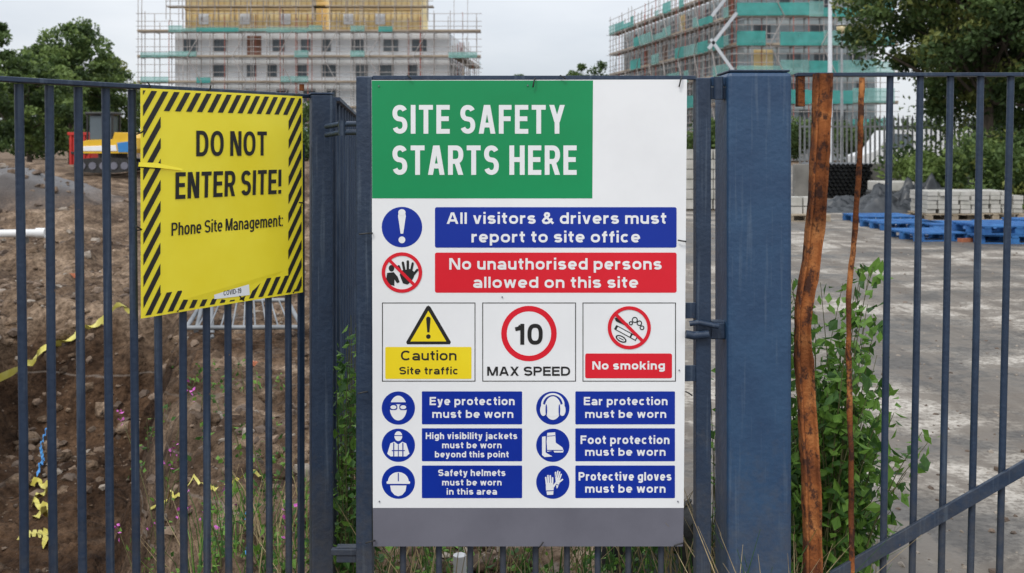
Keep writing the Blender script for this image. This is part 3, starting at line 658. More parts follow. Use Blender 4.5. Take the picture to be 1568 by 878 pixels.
        q=hwd(b/4,X); dg(b*.27,0,q,X); dg(b*.27,0,b/2,X); dg(b*.73,0,b/2,X); dg(b*.73,0,b-q,X)
    return out
def ribbon2(pts,w,closed):
    n_=len(pts); Lf=[];Rt=[]; h=w/2
    for i in range(n_):
        a=pts[i-1] if (i>0 or closed) else pts[i]; c=pts[(i+1)%n_] if (i<n_-1 or closed) else pts[i]; p=pts[i]
        d1=(p[0]-a[0],p[1]-a[1]);d2=(c[0]-p[0],c[1]-p[1]); l1=math.hypot(*d1);l2=math.hypot(*d2)
        if l1<1e-6: d1=d2;l1=l2
        if l2<1e-6: d2=d1;l2=l1
        n1=(-d1[1]/l1,d1[0]/l1);n2=(-d2[1]/l2,d2[0]/l2); mx_,my_=n1[0]+n2[0],n1[1]+n2[1]; ml_=math.hypot(mx_,my_) or 1; mx_/=ml_;my_/=ml_
        k=h/max(.5,mx_*n1[0]+my_*n1[1]); Lf.append((p[0]+mx_*k,p[1]+my_*k)); Rt.append((p[0]-mx_*k,p[1]-my_*k))
    return Lf,Rt
class Draw:
    def __init__(s,pl): s.pl=pl; s.mb=MB()
    def poly(s,pts,k,off):
        vs=[s.pl.pt(*s.pl.uv(*p),off) for p in pts]; s.mb.add(vs,[tuple(range(len(vs)))],k)
    def rect(s,x0,x1,y0,y1,k,off,r=0):
        if r:
            pts=[]
            for cx2,cy2,a0 in((x1-r,y0+r,-90),(x1-r,y1-r,0),(x0+r,y1-r,90),(x0+r,y0+r,180)):
                for j in range(5): a=math.radians(a0+j*22.5); pts.append((cx2+r*math.cos(a),cy2+r*math.sin(a)))
            s.poly(pts,k,off)
        else: s.poly([(x0,y0),(x1,y0),(x1,y1),(x0,y1)],k,off)
    def ell(s,cx2,cy2,rx,ry,k,off,rot=0,n=40,a0=0,a1=360):
        pts=[];c,s_=math.cos(math.radians(rot)),math.sin(math.radians(rot)); full=a1-a0>=360
        for j in range(n+(0 if full else 1)):
            a=math.radians(a0+(a1-a0)*j/n); x,y=rx*math.cos(a),ry*math.sin(a); pts.append((cx2+x*c-y*s_,cy2+x*s_+y*c))
        s.poly(pts,k,off)
    def ring(s,cx2,cy2,r0,r1,k,off,n=48):
        vs=[];fs=[]
        for j in range(n):
            a=2*math.pi*j/n
            for r_ in(r0,r1): vs.append(s.pl.pt(*s.pl.uv(cx2+r_*math.cos(a),cy2+r_*math.sin(a)),off))
        for j in range(n): a=2*j;b2=2*((j+1)%n); fs.append((a,a+1,b2+1,b2))
        s.mb.add(vs,fs,k)
    def line(s,x0,y0,x1,y1,w,k,off):
        dx,dy=x1-x0,y1-y0; l=math.hypot(dx,dy); nx_,ny_=-dy/l*w/2,dx/l*w/2
        s.poly([(x0+nx_,y0+ny_),(x1+nx_,y1+ny_),(x1-nx_,y1-ny_),(x0-nx_,y0-ny_)],k,off)
    def frame(s,x0,x1,y0,y1,w,k,off):
        s.rect(x0,x1,y0,y0+w,k,off);s.rect(x0,x1,y1-w,y1,k,off);s.rect(x0,x0+w,y0+w,y1-w,k,off);s.rect(x1-w,x1,y0+w,y1-w,k,off)
    def text(s,body,x0,x1,yt,yb,k,off,w=.2,gap=.12,sp=.36):
        xc=(x0+x1)/2; u0=s.pl.uv(x0,yt)[0];u1=s.pl.uv(x1,yt)[0]; zt_=s.pl.uv(xc,yt)[1];zb_=s.pl.uv(xc,yb)[1]; cap=zt_-zb_
        total=(u1-u0)/cap
        def lay(kx):
            x=0;pos=[]
            for i,ch in enumerate(body):
                if ch==' ': x+=sp*kx; continue
                b=max(BW[ch]*kx,w*2.05) if BW[ch]>.3 else (w if BW[ch]==0 else max(BW[ch]*kx,w*1.3)); pos.append((ch,x,b)); x+=b+gap*kx
            return pos,x-gap*kx
        lo_,hi_=.2,3
        for _ in range(40):
            md=(lo_+hi_)/2
            if lay(md)[1]>total: hi_=md
            else: lo_=md
        pos,_t=lay(lo_)
        for ch,x,b in pos:
            for si,(kind,data) in enumerate(glyph(ch,b,w)):
                o0=off+si*4e-5
                f=lambda p,o_: s.pl.pt(u0+(x+p[0])*cap,zb_+p[1]*cap,o_)
                if kind=='Q': s.mb.add([f(p,o0) for p in data],[(0,1,2,3)],k)
                else:
                    Lf,Rt=ribbon2(data,w,kind=='O'); n_=len(data); vs=[]
                    for i in range(n_):
                        oo=o0+(i/n_*3e-5 if kind=='L' else 0); vs+=[f(Lf[i],oo),f(Rt[i],oo)]
                    fs=[(2*i,2*i+1,2*((i+1)%n_)+1,2*((i+1)%n_)) for i in range(n_ if kind=='O' else n_-1)]
                    s.mb.add(vs,fs,k)
GP=Plane((0,2.876,0),(1,0,0),(0,-1,0))
sign=empty('site_safety_sign'); d=Draw(GP)
mb=MB()
def slab(mb,pl,pts,th,k,off=0):
    f=[pl.pt(*pl.uv(*p),off) for p in pts]; bk=[q-pl.N*th for q in f]; n_=len(f)
    mb.add(f+bk,[tuple(range(n_)),tuple(reversed(range(n_,2*n_)))]+[(i,n_+i,n_+(i+1)%n_,(i+1)%n_) for i in range(n_)],k)
slab(mb,GP,[(569,123),(1052,122),(1047,778),(571,778)],.005,'white')
slab(mb,GP,[(571,778.3),(1047,778.3),(1046,837),(571.5,837)],.005,'sgrey')
mb.build('board',sign)
e1,e2,e3,e4=.0005,.001,.0015,.002
T=d.text
d.poly([(569.3,123.6),(908,123.5),(907,304),(569.8,304)],'sgreen',e1)
T('SITE SAFETY',601,865,161,205,'white',e2,.165,.2,.42)
T('STARTS HERE',601,883,223,268,'white',e2,.165,.2,.42)
d.rect(666,1036,317.5,379.5,'sblue',e1,3); d.rect(666,1036,387,448.5,'sred',e1,3)
bw_=.2
T('All visitors & drivers must',684,1020,325.5,343,'white',e2,bw_,.16)
T('report to site office',722,980,354,371.5,'white',e2,bw_,.16)
T('No unauthorised persons',688,1013,395.5,413,'white',e2,bw_,.16)
T('allowed on this site',725,977,424,441,'white',e2,bw_,.16)
d.ell(615.5,348,31,31,'sblue',e1)
d.poly([(611,324),(620,324),(621.5,331),(617.5,358),(613.5,358),(609.5,331)],'white',e2); d.ell(615.5,325.5,5.6,5,'white',e3); d.ell(615.5,367.5,5.2,5.2,'white',e2)
def prohib(cx2,cy2,r,wd=.17): d.ring(cx2,cy2,r-wd*r,r,'sred',e3+.0002); q=r*.9*.707; d.line(cx2-q,cy2-q,cx2+q,cy2+q,r*.15,'sred',e4)
d.poly([(612,421),(616,414),(628,412),(634,416),(634,424),(630,431),(624,436),(617,434)],'sblack',e2)
for i,(xa,ya,xb,yb,ww) in enumerate(((615,419,610.5,408,3.8),(619.5,416,617,402.5,3.8),(624.5,415,624.5,400.5,3.8),(629.5,416,632,403.5,3.6),(632,422,639,413.5,3.6))):
    d.line(xa,ya,xb,yb,ww,'sblack',e2+.00005*(i+1)); d.ell(xb,yb,ww/2,ww/2,'sblack',e2+.0004,n=12)
d.ell(599.5,411,4.2,5,'sblack',e2); d.poly([(593,418),(603,417),(609,424),(612,432),(608,434),(604,428),(604,438),(596,436),(591,429)],'sblack',e2)
prohib(615.5,417.5,31)
for x0,x1 in((585,728),(738.5,882),(892,1035)): d.frame(x0,x1,463.5,584.5,1.3,'sblack',e1)
d.rect(590,722,531.5,580.5,'syel',e1,2); T('Caution',614,699,537,552,'sblack',e2,.18,.14); T('Site traffic',611.5,702,562,573.5,'sblack',e2,.19,.16)
d.poly([(656,468),(659,470),(690.5,524),(689,527.5),(623.5,527.5),(622,524),(653,470)],'sblack',e1); d.poly([(656,476),(683.5,523),(628.5,523)],'syel',e2)
d.poly([(652.6,488),(659.4,488),(657.7,509),(654.3,509)],'sblack',e3); d.ell(656,488.5,3.4,3.5,'sblack',e3+.0001); d.ell(656,515.5,3.5,3.5,'sblack',e3)
d.ring(810,511,34,42.5,'sred',e1); T('10',789,831,496,528,'sblack',e2,.19,.16); T('MAX SPEED',746,873,561.5,575.5,'sblack',e2,.2,.12)
d.rect(896,1029,541.5,579.5,'sred',e1,3); T('No smoking',907,1018,553.5,566,'white',e2,.22,.16)
d.line(942,501,975,519,7.4,'sblack',e2); d.line(945,502.7,965,513.6,4.6,'white',e3); d.line(967.5,515,973.5,518.2,4.6,'white',e3)
for i,(cx2,cy2,r_) in enumerate(((972,490,4.6),(979,495,4.2),(983,502,3.6),(966,495,3.2))): d.ring(cx2,cy2,r_-1.5,r_,'sblack',e2+.0001*(i+1),20)
d.poly([(941,487),(946,486),(962,496),(958,499),(943,492)],'sblack',e2+.0006)
d.ell(951,519,9,4.8,'sblack',e2+.0001,28); d.ell(951,519,6.6,2.8,'white',e3,28); d.line(947,517,955,521,1.4,'sblack',e3+.0001)
prohib(963.5,502,33,.16)
for cx2 in(610,846.5):
    for cy2 in(625,682,738.5): d.ell(cx2,cy2,25.5,25.5,'sblue',e1)
for y0,y1 in((599.5,650),(656,706.5),(713,763)): d.rect(646,799.5,y0,y1,'sblue',e1,1.5); d.rect(881,1033.5,y0,y1,'sblue',e1,1.5)
def TT(*a): T(*a,'white',e2,.205,.17)
TT('Eye protection',658,788,608,620.5);TT('must be worn',662,786,628,640)
TT('Ear protection',894,1022,608,620.5);TT('must be worn',896,1020,628,640)
TT('High visibility jackets',652,792,662.5,672.5);TT('must be worn',677,768,677,686.5);TT('beyond this point',666,779,691,700.5)
TT('Foot protection',889,1025,667,680);TT('must be worn',896,1019,686,698)
TT('Safety helmets',671,774,719,729);TT('must be worn',677,768,734,743.5);TT('in this area',684,761,748,757.5)
TT('Protective gloves',886,1028,723,736);TT('must be worn',896,1019,742,754.5)
d.ell(610,625,13,19,'white',e2); d.rect(594,626,616,619,'sblue',e3); d.rect(596,608.5,619,628,'sblue',e3,3.5); d.rect(611.5,624,619,628,'sblue',e3+.0001,3.5)
d.ell(602.5,623.5,4.5,3,'white',e4); d.ell(617.5,623.5,4.5,3,'white',e4)
d.ell(846.5,625,12.5,18,'white',e2); d.ring(846.5,620,15,18,'white',e3)
d.ell(832,628,5,9,'white',e3+.0001); d.ell(861,628,5,9,'white',e3+.0001); d.ell(836.5,628,1.2,9,'sblue',e4); d.ell(856.5,628,1.2,9,'sblue',e4)
d.ell(610,668,6,7.5,'white',e2); d.poly([(598,679),(604,676.5),(610,681),(616,676.5),(622,679),(627,695),(622,699),(598,699),(593,695)],'white',e2)
d.line(603,678,603,699,1.6,'sblue',e3); d.line(617,678,617,699,1.6,'sblue',e3); d.line(610,681,610,699,1.2,'sblue',e3); d.line(600,690,620,690,1.4,'sblue',e3+.0001); d.line(604,667,616,667,1.2,'sblue',e3)
d.poly([(838,663),(850,662),(851,678),(861,685),(863,690),(862,693),(849,693),(847,690),(838,692),(837,676)],'white',e2)
d.poly([(830,669),(835.5,668),(835.5,693),(846,699),(834,700),(830,697)],'white',e2+.0001)
d.line(838,689.6,862,689.6,1.2,'sblue',e3); d.line(838,668,850,667,1,'sblue',e3)
d.ell(610,738,16,15,'white',e2,a0=180,a1=360); d.rect(592,628,737,741,'white',e2+.0001,1.5)
d.poly([(597.5,743.5),(622.5,743.5),(621,752),(616,758),(610,760),(604,758),(599,752)],'white',e2); d.line(610,724,610,737,1.5,'sblue',e3)
def glove(cx2,cy2,sc,rt_,base=0):
    c_,s_=math.cos(math.radians(rt_)),math.sin(math.radians(rt_)); q=lambda x,y:(cx2+(x*c_-y*s_)*sc,cy2+(x*s_+y*c_)*sc)
    d.poly([q(-6,-2),q(6,-2),q(6.5,8),q(5,18),q(-5,18),q(-6.5,8)],'white',e2+base)
    for i,(x,l) in enumerate(((-5,11),(-1.8,14),(1.6,13.5),(4.8,10))):
        d.line(*q(x,0),*q(x*1.15,-l),2.7*sc,'white',e2+base+.0001*(i+1)); d.ell(*q(x*1.15,-l),1.35*sc,1.35*sc,'white',e2+base+.0006,n=10)
    d.line(*q(5,6),*q(11,-2),3*sc,'white',e2+base+.0007); d.line(*q(-6.5,11),*q(6.5,11),1.2*sc,'sblue',e2+base+.0008)
glove(853,733,.8,14); d.poly([(834,722),(849,722),(852,748),(849,758),(834,758)],'sblue',e2+.001); glove(841.5,741,.92,-3,.0012)
d.mb.build('graphics',sign)
mb=MB()
def tie(px,py,dx,dy,Y=2.865):
    mb.tube([P(px,py,Y+.02),P(px,py,Y),P(px+dx*.5,py+dy*.4,Y-.004),P(px+dx,py+dy,Y)],.0022,'black',6)
for q in((819,120,-3,14),(1044,118,-4,15),(570,357,-20,2),(1050,370,-12,-2),(574,828,-14,4),(824,840,8,-10),(1046,832,-14,4),(562,600,-14,3),(1050,600,10,6)): tie(*q)
for q in((624,116,6,5),(858,116,8,5)): tie(*q)
for px,py in((580,132),(1040,132),(581,768),(1038,768),(808,131),(769,455),(1040,567)):
    c=P(px,py,2.874); mb.tube([c,c+Vector((0,-.0022,0))],.0022,'sgrey',8)
mb.build('cable_ties',sign)
# ---------------------------------------------------------------- yellow warning sign
ysn=empty('do_not_enter_sign')
uA=FL.uv(216,300)[0];uB=FL.uv(463.5,300)[0]; zT=FL.uv(216,135)[1]; zB=FL.uv(216,488)[1]; Wd=uB-uA; Hh=zT-zB
def buck(a,c): return .004*math.sin(a*3.1)*math.sin(c*5.0+.5)+.0025*math.cos(a*6)*(c-.5)
def SP(a,c,off=0): return FL.pt(uA+a*Wd,zT-c*Hh,off+buck(a,c))
mb=MB(); vs=[];fs=[];n1,n2=30,36
for j in range(n2+1):
    for i in range(n1+1): vs.append(SP(i/n1,j/n2,0))
for j in range(n2):
    for i in range(n1): q=j*(n1+1)+i; fs.append((q,q+n1+1,q+n1+2,q+1))
mb.add(vs,fs,'hyel',True)
rim=[(i/n1,0) for i in range(n1+1)]+[(1,j/n2) for j in range(1,n2+1)]+[(1-i/n1,1) for i in range(1,n1+1)]+[(0,1-j/n2) for j in range(1,n2)]
nr_=len(rim); vs=[SP(a,c,0) for a,c in rim]+[SP(a,c,-.002) for a,c in rim]
mb.add(vs,[(i,(i+1)%nr_,nr_+(i+1)%nr_,nr_+i) for i in range(nr_)]+[tuple(range(nr_,2*nr_))],'hyel')
mb.build('sheet',ysn)
d2=MB()
def clip(poly,x0,x1,y0,y1):
    def cl(p,ins,inter):
        out=[]
        for i in range(len(p)):
            a,b2=p[i],p[(i+1)%len(p)]
            if ins(a):
                out.append(a)
                if not ins(b2): out.append(inter(a,b2))
            elif ins(b2): out.append(inter(a,b2))
        return out
    def ix(xx): return lambda a,b2:(xx,a[1]+(b2[1]-a[1])*(xx-a[0])/(b2[0]-a[0]))
    def iy(yy): return lambda a,b2:(a[0]+(b2[0]-a[0])*(yy-a[1])/(b2[1]-a[1]),yy)
    for ins,it in((lambda p:p[0]>=x0,ix(x0)),(lambda p:p[0]<=x1,ix(x1)),(lambda p:p[1]>=y0,iy(y0)),(lambda p:p[1]<=y1,iy(y1))):
        if len(poly)<3: return []
        poly=cl(poly,ins,it)
    return poly
bw=.058; mgn=.006
rects=[(mgn,Wd-mgn,mgn,bw),(mgn,bw,bw,Hh-bw),(Wd-bw,Wd-mgn,bw,Hh-bw),(mgn,Wd-mgn,Hh-bw,Hh-mgn)]
per=.0345; sl=.62
for kk in range(0,60):
    s0=kk*per; s1=s0+per*.5
    for (x0,x1,y0,y1) in rects:
        for jj in range(8):
            ya=y0+(y1-y0)*jj/8;yb=y0+(y1-y0)*(jj+1)/8
            pq=[(s0-sl*ya,ya),(s1-sl*ya,ya),(s1-sl*yb,yb),(s0-sl*yb,yb)]
            pc_=clip(pq,x0,x1,ya,yb)
            if len(pc_)>=3: d2.add([SP(p[0]/Wd,p[1]/Hh,.0012) for p in pc_],[tuple(range(len(pc_)))],'sblack')
d2.build('hazard_stripes',ysn)
mb=MB(); mb.add([SP(-.015,.322,.004),SP(.08,.326,.004),SP(.225,.356,.0025),SP(.215,.362,.004),SP(.1,.349,.006),SP(-.02,.34,.005)],[(0,1,4,5),(1,2,3,4)],'hyel',True)
mb.add([SP(-.02,.34,.0045),SP(.1,.349,.0055),SP(.1,.353,.0025),SP(-.015,.345,.002)],[(0,1,2,3)],'sblack')
mb.build('torn_flap',ysn)
class SPl:
    def uv(s,px,py): return FL.uv(px,py)
    def pt(s,u,z,off): return SP((u-uA)/Wd,(zT-z)/Hh,off)
    N=FL.N
d=Draw(SPl())
d.text('DO NOT',299,407,201,239,'sblack',.0016,.155,.17,.36); d.text('ENTER SITE!',268,430,262,301,'sblack',.0016,.155,.17,.36); d.text('Phone Site Management:',262.5,433,335,354,'sblack',.0016,.14,.14,.34)
d.poly([(328,442),(382,436),(383,452),(329,458.5)],'white',.0022); d.text('COVID-19',343,370,443.5,451,'sblack',.0028,.15,.15)
d.mb.build('lettering',ysn)
mb=MB()
for a,c in((.05,0),(.38,0),(.95,0),(0,.62),(0,.2),(1,.55),(.2,1),(.93,1),(.6,1)):
    q=SP(a,c,.002); o2=Vector((rng.uniform(-.015,.015),-.012,rng.uniform(.006,.02)))
    mb.tube([q-FL.N*.02,q+Vector((0,0,.004)),q+o2],.002,'black',6)
mb.build('cable_ties',ysn)
# ---------------------------------------------------------------- site objects, left
M['digyel']=mat('digger_yellow',(.85,.52,.03),(.7,.42,.02),scale=2,rough=.45)
M['digblue']=mat('digger_blue',(.03,.2,.5),(.05,.25,.55),scale=2,rough=.45)
M['red']=mat('container_red',(.55,.03,.02),(.42,.025,.02),scale=2,rough=.5)
M['brickO']=mat('orange_brick',(.36,.11,.055),(.44,.16,.08),scale=20,rough=.9,bump=.3)
M['pvc']=mat('white_pipe',(.6,.6,.6),(.75,.75,.74),scale=4,rough=.4)
M['tape']=mat('barrier_tape',(.6,.52,.08),(.7,.64,.2),scale=8,rough=.5)
M['rope']=mat('blue_rope',(.03,.2,.55),(.1,.35,.7),scale=30,rough=.6)
M['conc']=mat('concrete',(.13,.125,.115),(.24,.23,.21),scale=1.3,rough=.85,bump=.3)
Y=43; bx=wx(173,Y); by=Y; z0=max(hz(bx,by),0)+.1
ex=empty('excavator'); mb=MB()
for sy in(-.8,.8):
    pts=[]
    for j in range(24):
        a=2*math.pi*j/24; pts.append((bx+max(-1.0,min(1.0,1.35*math.cos(a))) + .25*math.cos(a), by+sy, z0+.35+.33*math.sin(a)))
    f=[(p[0],p[1]-.22,p[2]) for p in pts];bk=[(p[0],p[1]+.22,p[2]) for p in pts]
    mb.add(f+bk,[tuple(range(24)),tuple(reversed(range(24,48)))]+[(i,24+i,24+(i+1)%24,(i+1)%24) for i in range(24)],'black')
    for j in range(5): mb.tube([(bx-.9+j*.45,by+sy-.26,z0+.33),(bx-.9+j*.45,by+sy+.26,z0+.33)],.16,'sgrey',12)
mb.build('tracks',ex)
def extr(mb,pr,y0,y1,k):
    f=[(bx+a,y0,z0+c) for a,c in pr];bk=[(bx+a,y1,z0+c) for a,c in pr];n_=len(pr)
    mb.add(f+bk,[tuple(range(n_)),tuple(reversed(range(n_,2*n_)))]+[(i,n_+i,n_+(i+1)%n_,(i+1)%n_) for i in range(n_)],k)
mb=MB(); mb.tube([(bx,by,z0+.6),(bx,by,z0+.85)],.6,'black',20)
extr(mb,[(-1.0,.85),(-1.0,1.35),(-.75,1.42),(.3,1.45),(.38,1.75),(1.0,1.72),(1.3,1.5),(1.36,1.05),(1.2,.85)],by-.8,by+.8,'digyel')
extr(mb,[(.55,.9),(.5,1.3),(1.28,1.4),(1.34,1.05),(1.18,.9)],by-.83,by-.805,'digblue')
extr(mb,[(-.95,.95),(-.95,1.15),(.45,1.2),(.5,.95)],by-.83,by-.805,'white')
mb.build('house',ex,.04)
mb=MB()
for ax in(-.75,.3):
    for ay in(-.7,.1): mb.box((bx+ax-.05,by+ay,z0+1.95),(.09,.09,1.1),'black')
mb.box((bx-.27,by-.3,z0+2.55),(1.25,.95,.12),'black'); mb.box((bx-.27,by-.3,z0+1.95),(.95,.72,1.05),'glass'); mb.build('cab',ex,.03)
mb=MB(); mb.beam((bx+1.2,by+.4,z0+1.3),(bx+1.9,by+.4,z0+2.4),.22,.3,'digyel'); mb.beam((bx+1.9,by+.4,z0+2.4),(bx+2.5,by+.4,z0+1.3),.18,.25,'digyel'); mb.tube([(bx+1.2,by+.4,z0+1.7),(bx+1.8,by+.4,z0+2.2)],.06,'galv',8)
extr(mb,[(2.35,1.4),(2.9,1.15),(3.0,.65),(2.6,.45),(2.3,.7)],by+.1,by+.7,'black'); mb.build('boom_and_bucket',ex,.01)
x0=wx(106,47);x1=wx(140,47); mb=MB(); zc=P(0,203,47).z
mb.box(((x0+x1)/2,48.5,zc/2),(x1-x0,3,zc-.1),'red')
for j in range(5):
    xx=x0+(x1-x0)*(j+.5)/5; mb.box((xx,46.97,zc/2),(.08,.08,zc-.25),'red')
for zz in(.08,zc-.06): mb.box(((x0+x1)/2,48.45,zz),(x1-x0+.1,3.1,.14),'red')
mb.box(((x0+x1)/2,46.93,zc*.55),(x1-x0-.2,.02,.12),'black'); mb.build('storage_container',None,.01)
mb=MB(); yy=15.0; xb=wx(70,yy); zz=H-(357-HY)/F*yy
vs=[Vector((wx(-60,yy),yy,zz-.02)),Vector((xb,yy,zz))]; mb.tube(vs,.06,'pvc',16); mb.tube([vs[1]-Vector((.14,0,0)),vs[1]],.076,'pvc',16)
for xx in(.35,.9):
    hh=hz(xb-xx,yy)
    if zz-.06-hh>0: mb.box((xb-xx,yy,(hh+zz-.06)/2-.03),(.12,.16,zz-.06-hh+.06),'conc')
mb.build('drain_pipe')
def brickobj(px,py,sz=.22):
    p=hit(px,py); mb=MB(); R=Matrix.Rotation(rng.uniform(-.6,.6),3,'Z')@Matrix.Rotation(rng.uniform(-.2,.2),3,'X')
    mb.box((p.x,p.y,p.z+sz*.16),(sz,sz*.5,sz*.36),'brickO',R)
    for k2 in(-1,0,1): mb.box(Vector((p.x,p.y,p.z+sz*.16))+R@Vector((k2*sz*.3,0,sz*.181)),(sz*.14,sz*.14,.004),'sblack',R)
    mb.build('brick',None,.006)
brickobj(117,428,.16); brickobj(330,398,.13); brickobj(1478,372,.22); brickobj(390,560,.09)
def ribbon(name,pts,w,k,lift=.03,n_=60,tw=1.2):
    P3=[hit(*p) for p in pts]
    mb=MB();vs=[];fs=[]
    for i in range(n_+1):
        t_=i/n_*(len(P3)-1); j=min(int(t_),len(P3)-2); q=P3[j].lerp(P3[j+1],t_-j); q=Vector((q.x,q.y,max(q.z,hz(q.x,q.y))+lift))
        a=math.sin(i*.35*tw)*1.0; off=Vector((.25,.5*math.cos(a),math.sin(a)+.5)).normalized()*w/2
        vs+=[q-off,q+off+Vector((0,0,.005))]
        if i: fs.append((2*i-2,2*i-1,2*i+1,2*i))
    mb.add(vs,fs,k,True); mb.build(name)
ribbon('barrier_tape',[(-20,600),(45,572),(60,552),(110,532),(130,516),(160,504),(205,488)],.08,'tape',.07)
ribbon('barrier_tape',[(48,745),(80,752),(50,775),(80,790),(55,800)],.06,'tape',tw=2)
ribbon('barrier_tape',[(30,830),(72,828),(70,842)],.06,'tape',tw=3)
ribbon('barrier_tape',[(230,790),(270,770),(330,762),(400,740)],.012,'tape',tw=2)
ribbon('blue_rope',[(74,655),(62,690),(66,712),(58,735)],.03,'rope',tw=3)
ribbon('blue_rope',[(375,800),(383,830),(378,860)],.02,'rope',tw=3)
mb=MB()
def TP(px,py,dz=.12): p=hit(px,py); return p+Vector((0,0,dz))
c0,c1=TP(312,500,.22),TP(440,497,.22); c2=c1+Vector((.3,-.8,-.1)); c3=c0+Vector((.1,-.8,-.1))
for a,b_ in((c0,c1),(c1,c2),(c2,c3),(c3,c0)): mb.tube([a,b_],.02,'galvd',8)
for t_ in np.linspace(.1,.9,9): mb.tube([c0.lerp(c1,t_),c3.lerp(c2,t_)],.008,'galvd',6)
mb.tube([TP(322,478,.4),TP(325,520,.0)],.02,'galvd',8); mb.tube([TP(322,478,.4),TP(300,508,.0)],.02,'galvd',8); mb.build('pedestrian_barrier')
M['tyre']=mat('tyre_rubber',(.012,.012,.012),(.035,.033,.03),scale=12,rough=.8,bump=.3)
mb=MB(); c=P(1018,862,3.75); Rr=.235; prof=[(-.09,.5),(-.1,.75),(-.085,.95),(-.05,1.0),(.05,1.0),(.085,.95),(.1,.75),(.09,.5)]
vs=[];fs=[];ns=40
for j in range(ns):
    a=2*math.pi*j/ns
    for (w2,rr) in prof: vs.append((c.x+w2,c.y+Rr*rr*math.cos(a),c.z+Rr*rr*math.sin(a)))
npf=len(prof)
for j in range(ns):
    for i in range(npf-1): fs.append((j*npf+i,j*npf+i+1,((j+1)%ns)*npf+i+1,((j+1)%ns)*npf+i))
Rw=Matrix.Rotation(math.radians(60),3,'Z'); vs=[c+Rw@(Vector(v_)-c) for v_ in vs]; mb.add(vs,fs,'tyre',True)
for j in range(ns):
    if j%2==0:
        a=2*math.pi*j/ns; q=c+Rw@Vector((0,Rr*1.005*math.cos(a),Rr*1.005*math.sin(a))); mb.box(q,(.15,.012,.014),'tyre',Rw@Matrix.Rotation(a,3,'X'))
mb.tube([c+Rw@Vector((-.06,0,0)),c+Rw@Vector((.06,0,0))],Rr*.5,'galvd',20); mb.build('loose_wheel')
mb=MB(); mb.tube([P(704,850,3.3),P(706,1010,3.3)],.022,'pvc',14); mb.build('drain_pipe')
# ---------------------------------------------------------------- right yard objects
M['palblue']=mat('pallet_blue',(.015,.08,.25),(.035,.16,.4),scale=4,rough=.8,bump=.2)
M['palwood']=mat('pallet_wood',(.25,.2,.14),(.4,.33,.24),scale=4,rough=.85,bump=.2)
M['block']=mat('pale_block',(.36,.35,.31),(.5,.48,.44),scale=4,rough=.85)
def pallet(mb,x,y,z,k,rot=0,w=1.2,dp=1.0):
    R=Matrix.Rotation(rot,3,'Z'); c=Vector((x,y,z))
    for j in range(7): mb.box(c+R@Vector((0,-dp/2+.05+j*(dp-.1)/6,.133)),(w,.1,.022),k,R)
    for i in(-1,0,1):
        for j in(-1,0,1): mb.box(c+R@Vector((i*(w/2-.07),j*(dp/2-.06),.06)),(.14,.1,.08),k,R)
        mb.box(c+R@Vector((i*(w/2-.07),0,.111)),(.1,dp,.02),k,R)
    for j in(-1,0,1): mb.box(c+R@Vector((0,j*(dp/2-.06),.01)),(w,.1,.018),k,R)
def gp(px,py): Y=F*H/(py-HY); return (wx(px,Y),Y)
for (px,py,n_,ro) in((1380,350,1,.05),(1462,353,1,-.05),(1430,366,1,.1),(1535,370,2,.02),(1555,352,1,0),(1610,362,2,.1),(1348,340,1,.1),(1500,364,1,-.1)):
    x,y=gp(px,py); mb=MB()
    for j in range(n_): pallet(mb,x,y,.004+j*.15,'palblue',ro+rng.normal()*.05)
    mb.build('wooden_pallet')
for (px,py,w2) in((1447,336,1.1),(1508,335,1.1)):
    x,y=gp(px,py); mb=MB(); pallet(mb,x,y,.004,'palwood')
    for l in range(5):
        for i in range(5-(l==4)):
            for j in range(3):
                mb.box((x-.46+i*.23+rng.normal()*.014,y-.32+j*.32+rng.normal()*.02,.2+l*.092),(.2,.29,.084),'block',Matrix.Rotation(rng.normal()*.04,3,'Z'))
    mb.build('block_stack')
def heap(name,px,py,L_,Wy,Hz,k,n_=40):
    x,y=gp(px,py); V=[];Fs=[]
    for j in range(n_+1):
        for i in range(n_+1):
            a=i/n_*2-1;b2=j/n_*2-1; e=max(0,1-a**4)*max(0,1-b2**4)
            V.append((x+a*L_/2,y+b2*Wy/2,.005+Hz*e*(.6+float(fbm(np.array([a*4+px]),np.array([b2*3]),4)[0])*1.4)))
    for j in range(n_):
        for i in range(n_): q=j*(n_+1)+i; Fs.append((q,q+1,q+n_+2,q+n_+1))
    mb=MB(); mb.add(V,Fs,k,True); return mb.build(name)
heap('plastic_sheeting_pile',1325,324,2.6,1.2,.45,'dark'); heap('plastic_sheeting_pile',1398,322,2.4,1.2,.9,'dark')
mb=MB(); x,y=gp(1302,304)
for r_ in range(9):
    for i in range(11-r_%2):
        q=(x-.75+i*.135+(r_%2)*.067,y,.07+r_*.112)
        mb.tube([(q[0],y,q[2]),(q[0],y+2.2,q[2])],.064,'dark',12,False); mb.tube([(q[0],y+.05,q[2]),(q[0],y+.052,q[2])],.05,'sblack',10)
mb.build('pipe_bundle')
x,y=gp(1330,310); y-=1.2; mb=MB(); mb.box((x+.15,y,.5),(.95,.8,.26),'block'); mb.box((x+.15,y,.19),(1.0,.9,.36),'dark'); mb.build('wrapped_crate',None,.03)
mb=MB(); Yb=24
for i in range(3):
    for l in range(6):
        for j in range(3): mb.box((wx(1062,Yb)+i*.36-.1+rng.normal()*.01,Yb+j*.4,.16+l*.24),(.33,.36,.22),'block')
pallet(mb,wx(1080,Yb),Yb+.4,.0,'palwood'); mb.build('block_stack')
mb=MB(); Yb=21
for i in range(2):
    for l in range(2): mb.box((wx(1222,Yb)+i*.3-.1,Yb,.2+l*.2),(.27,.36,.18),'block')
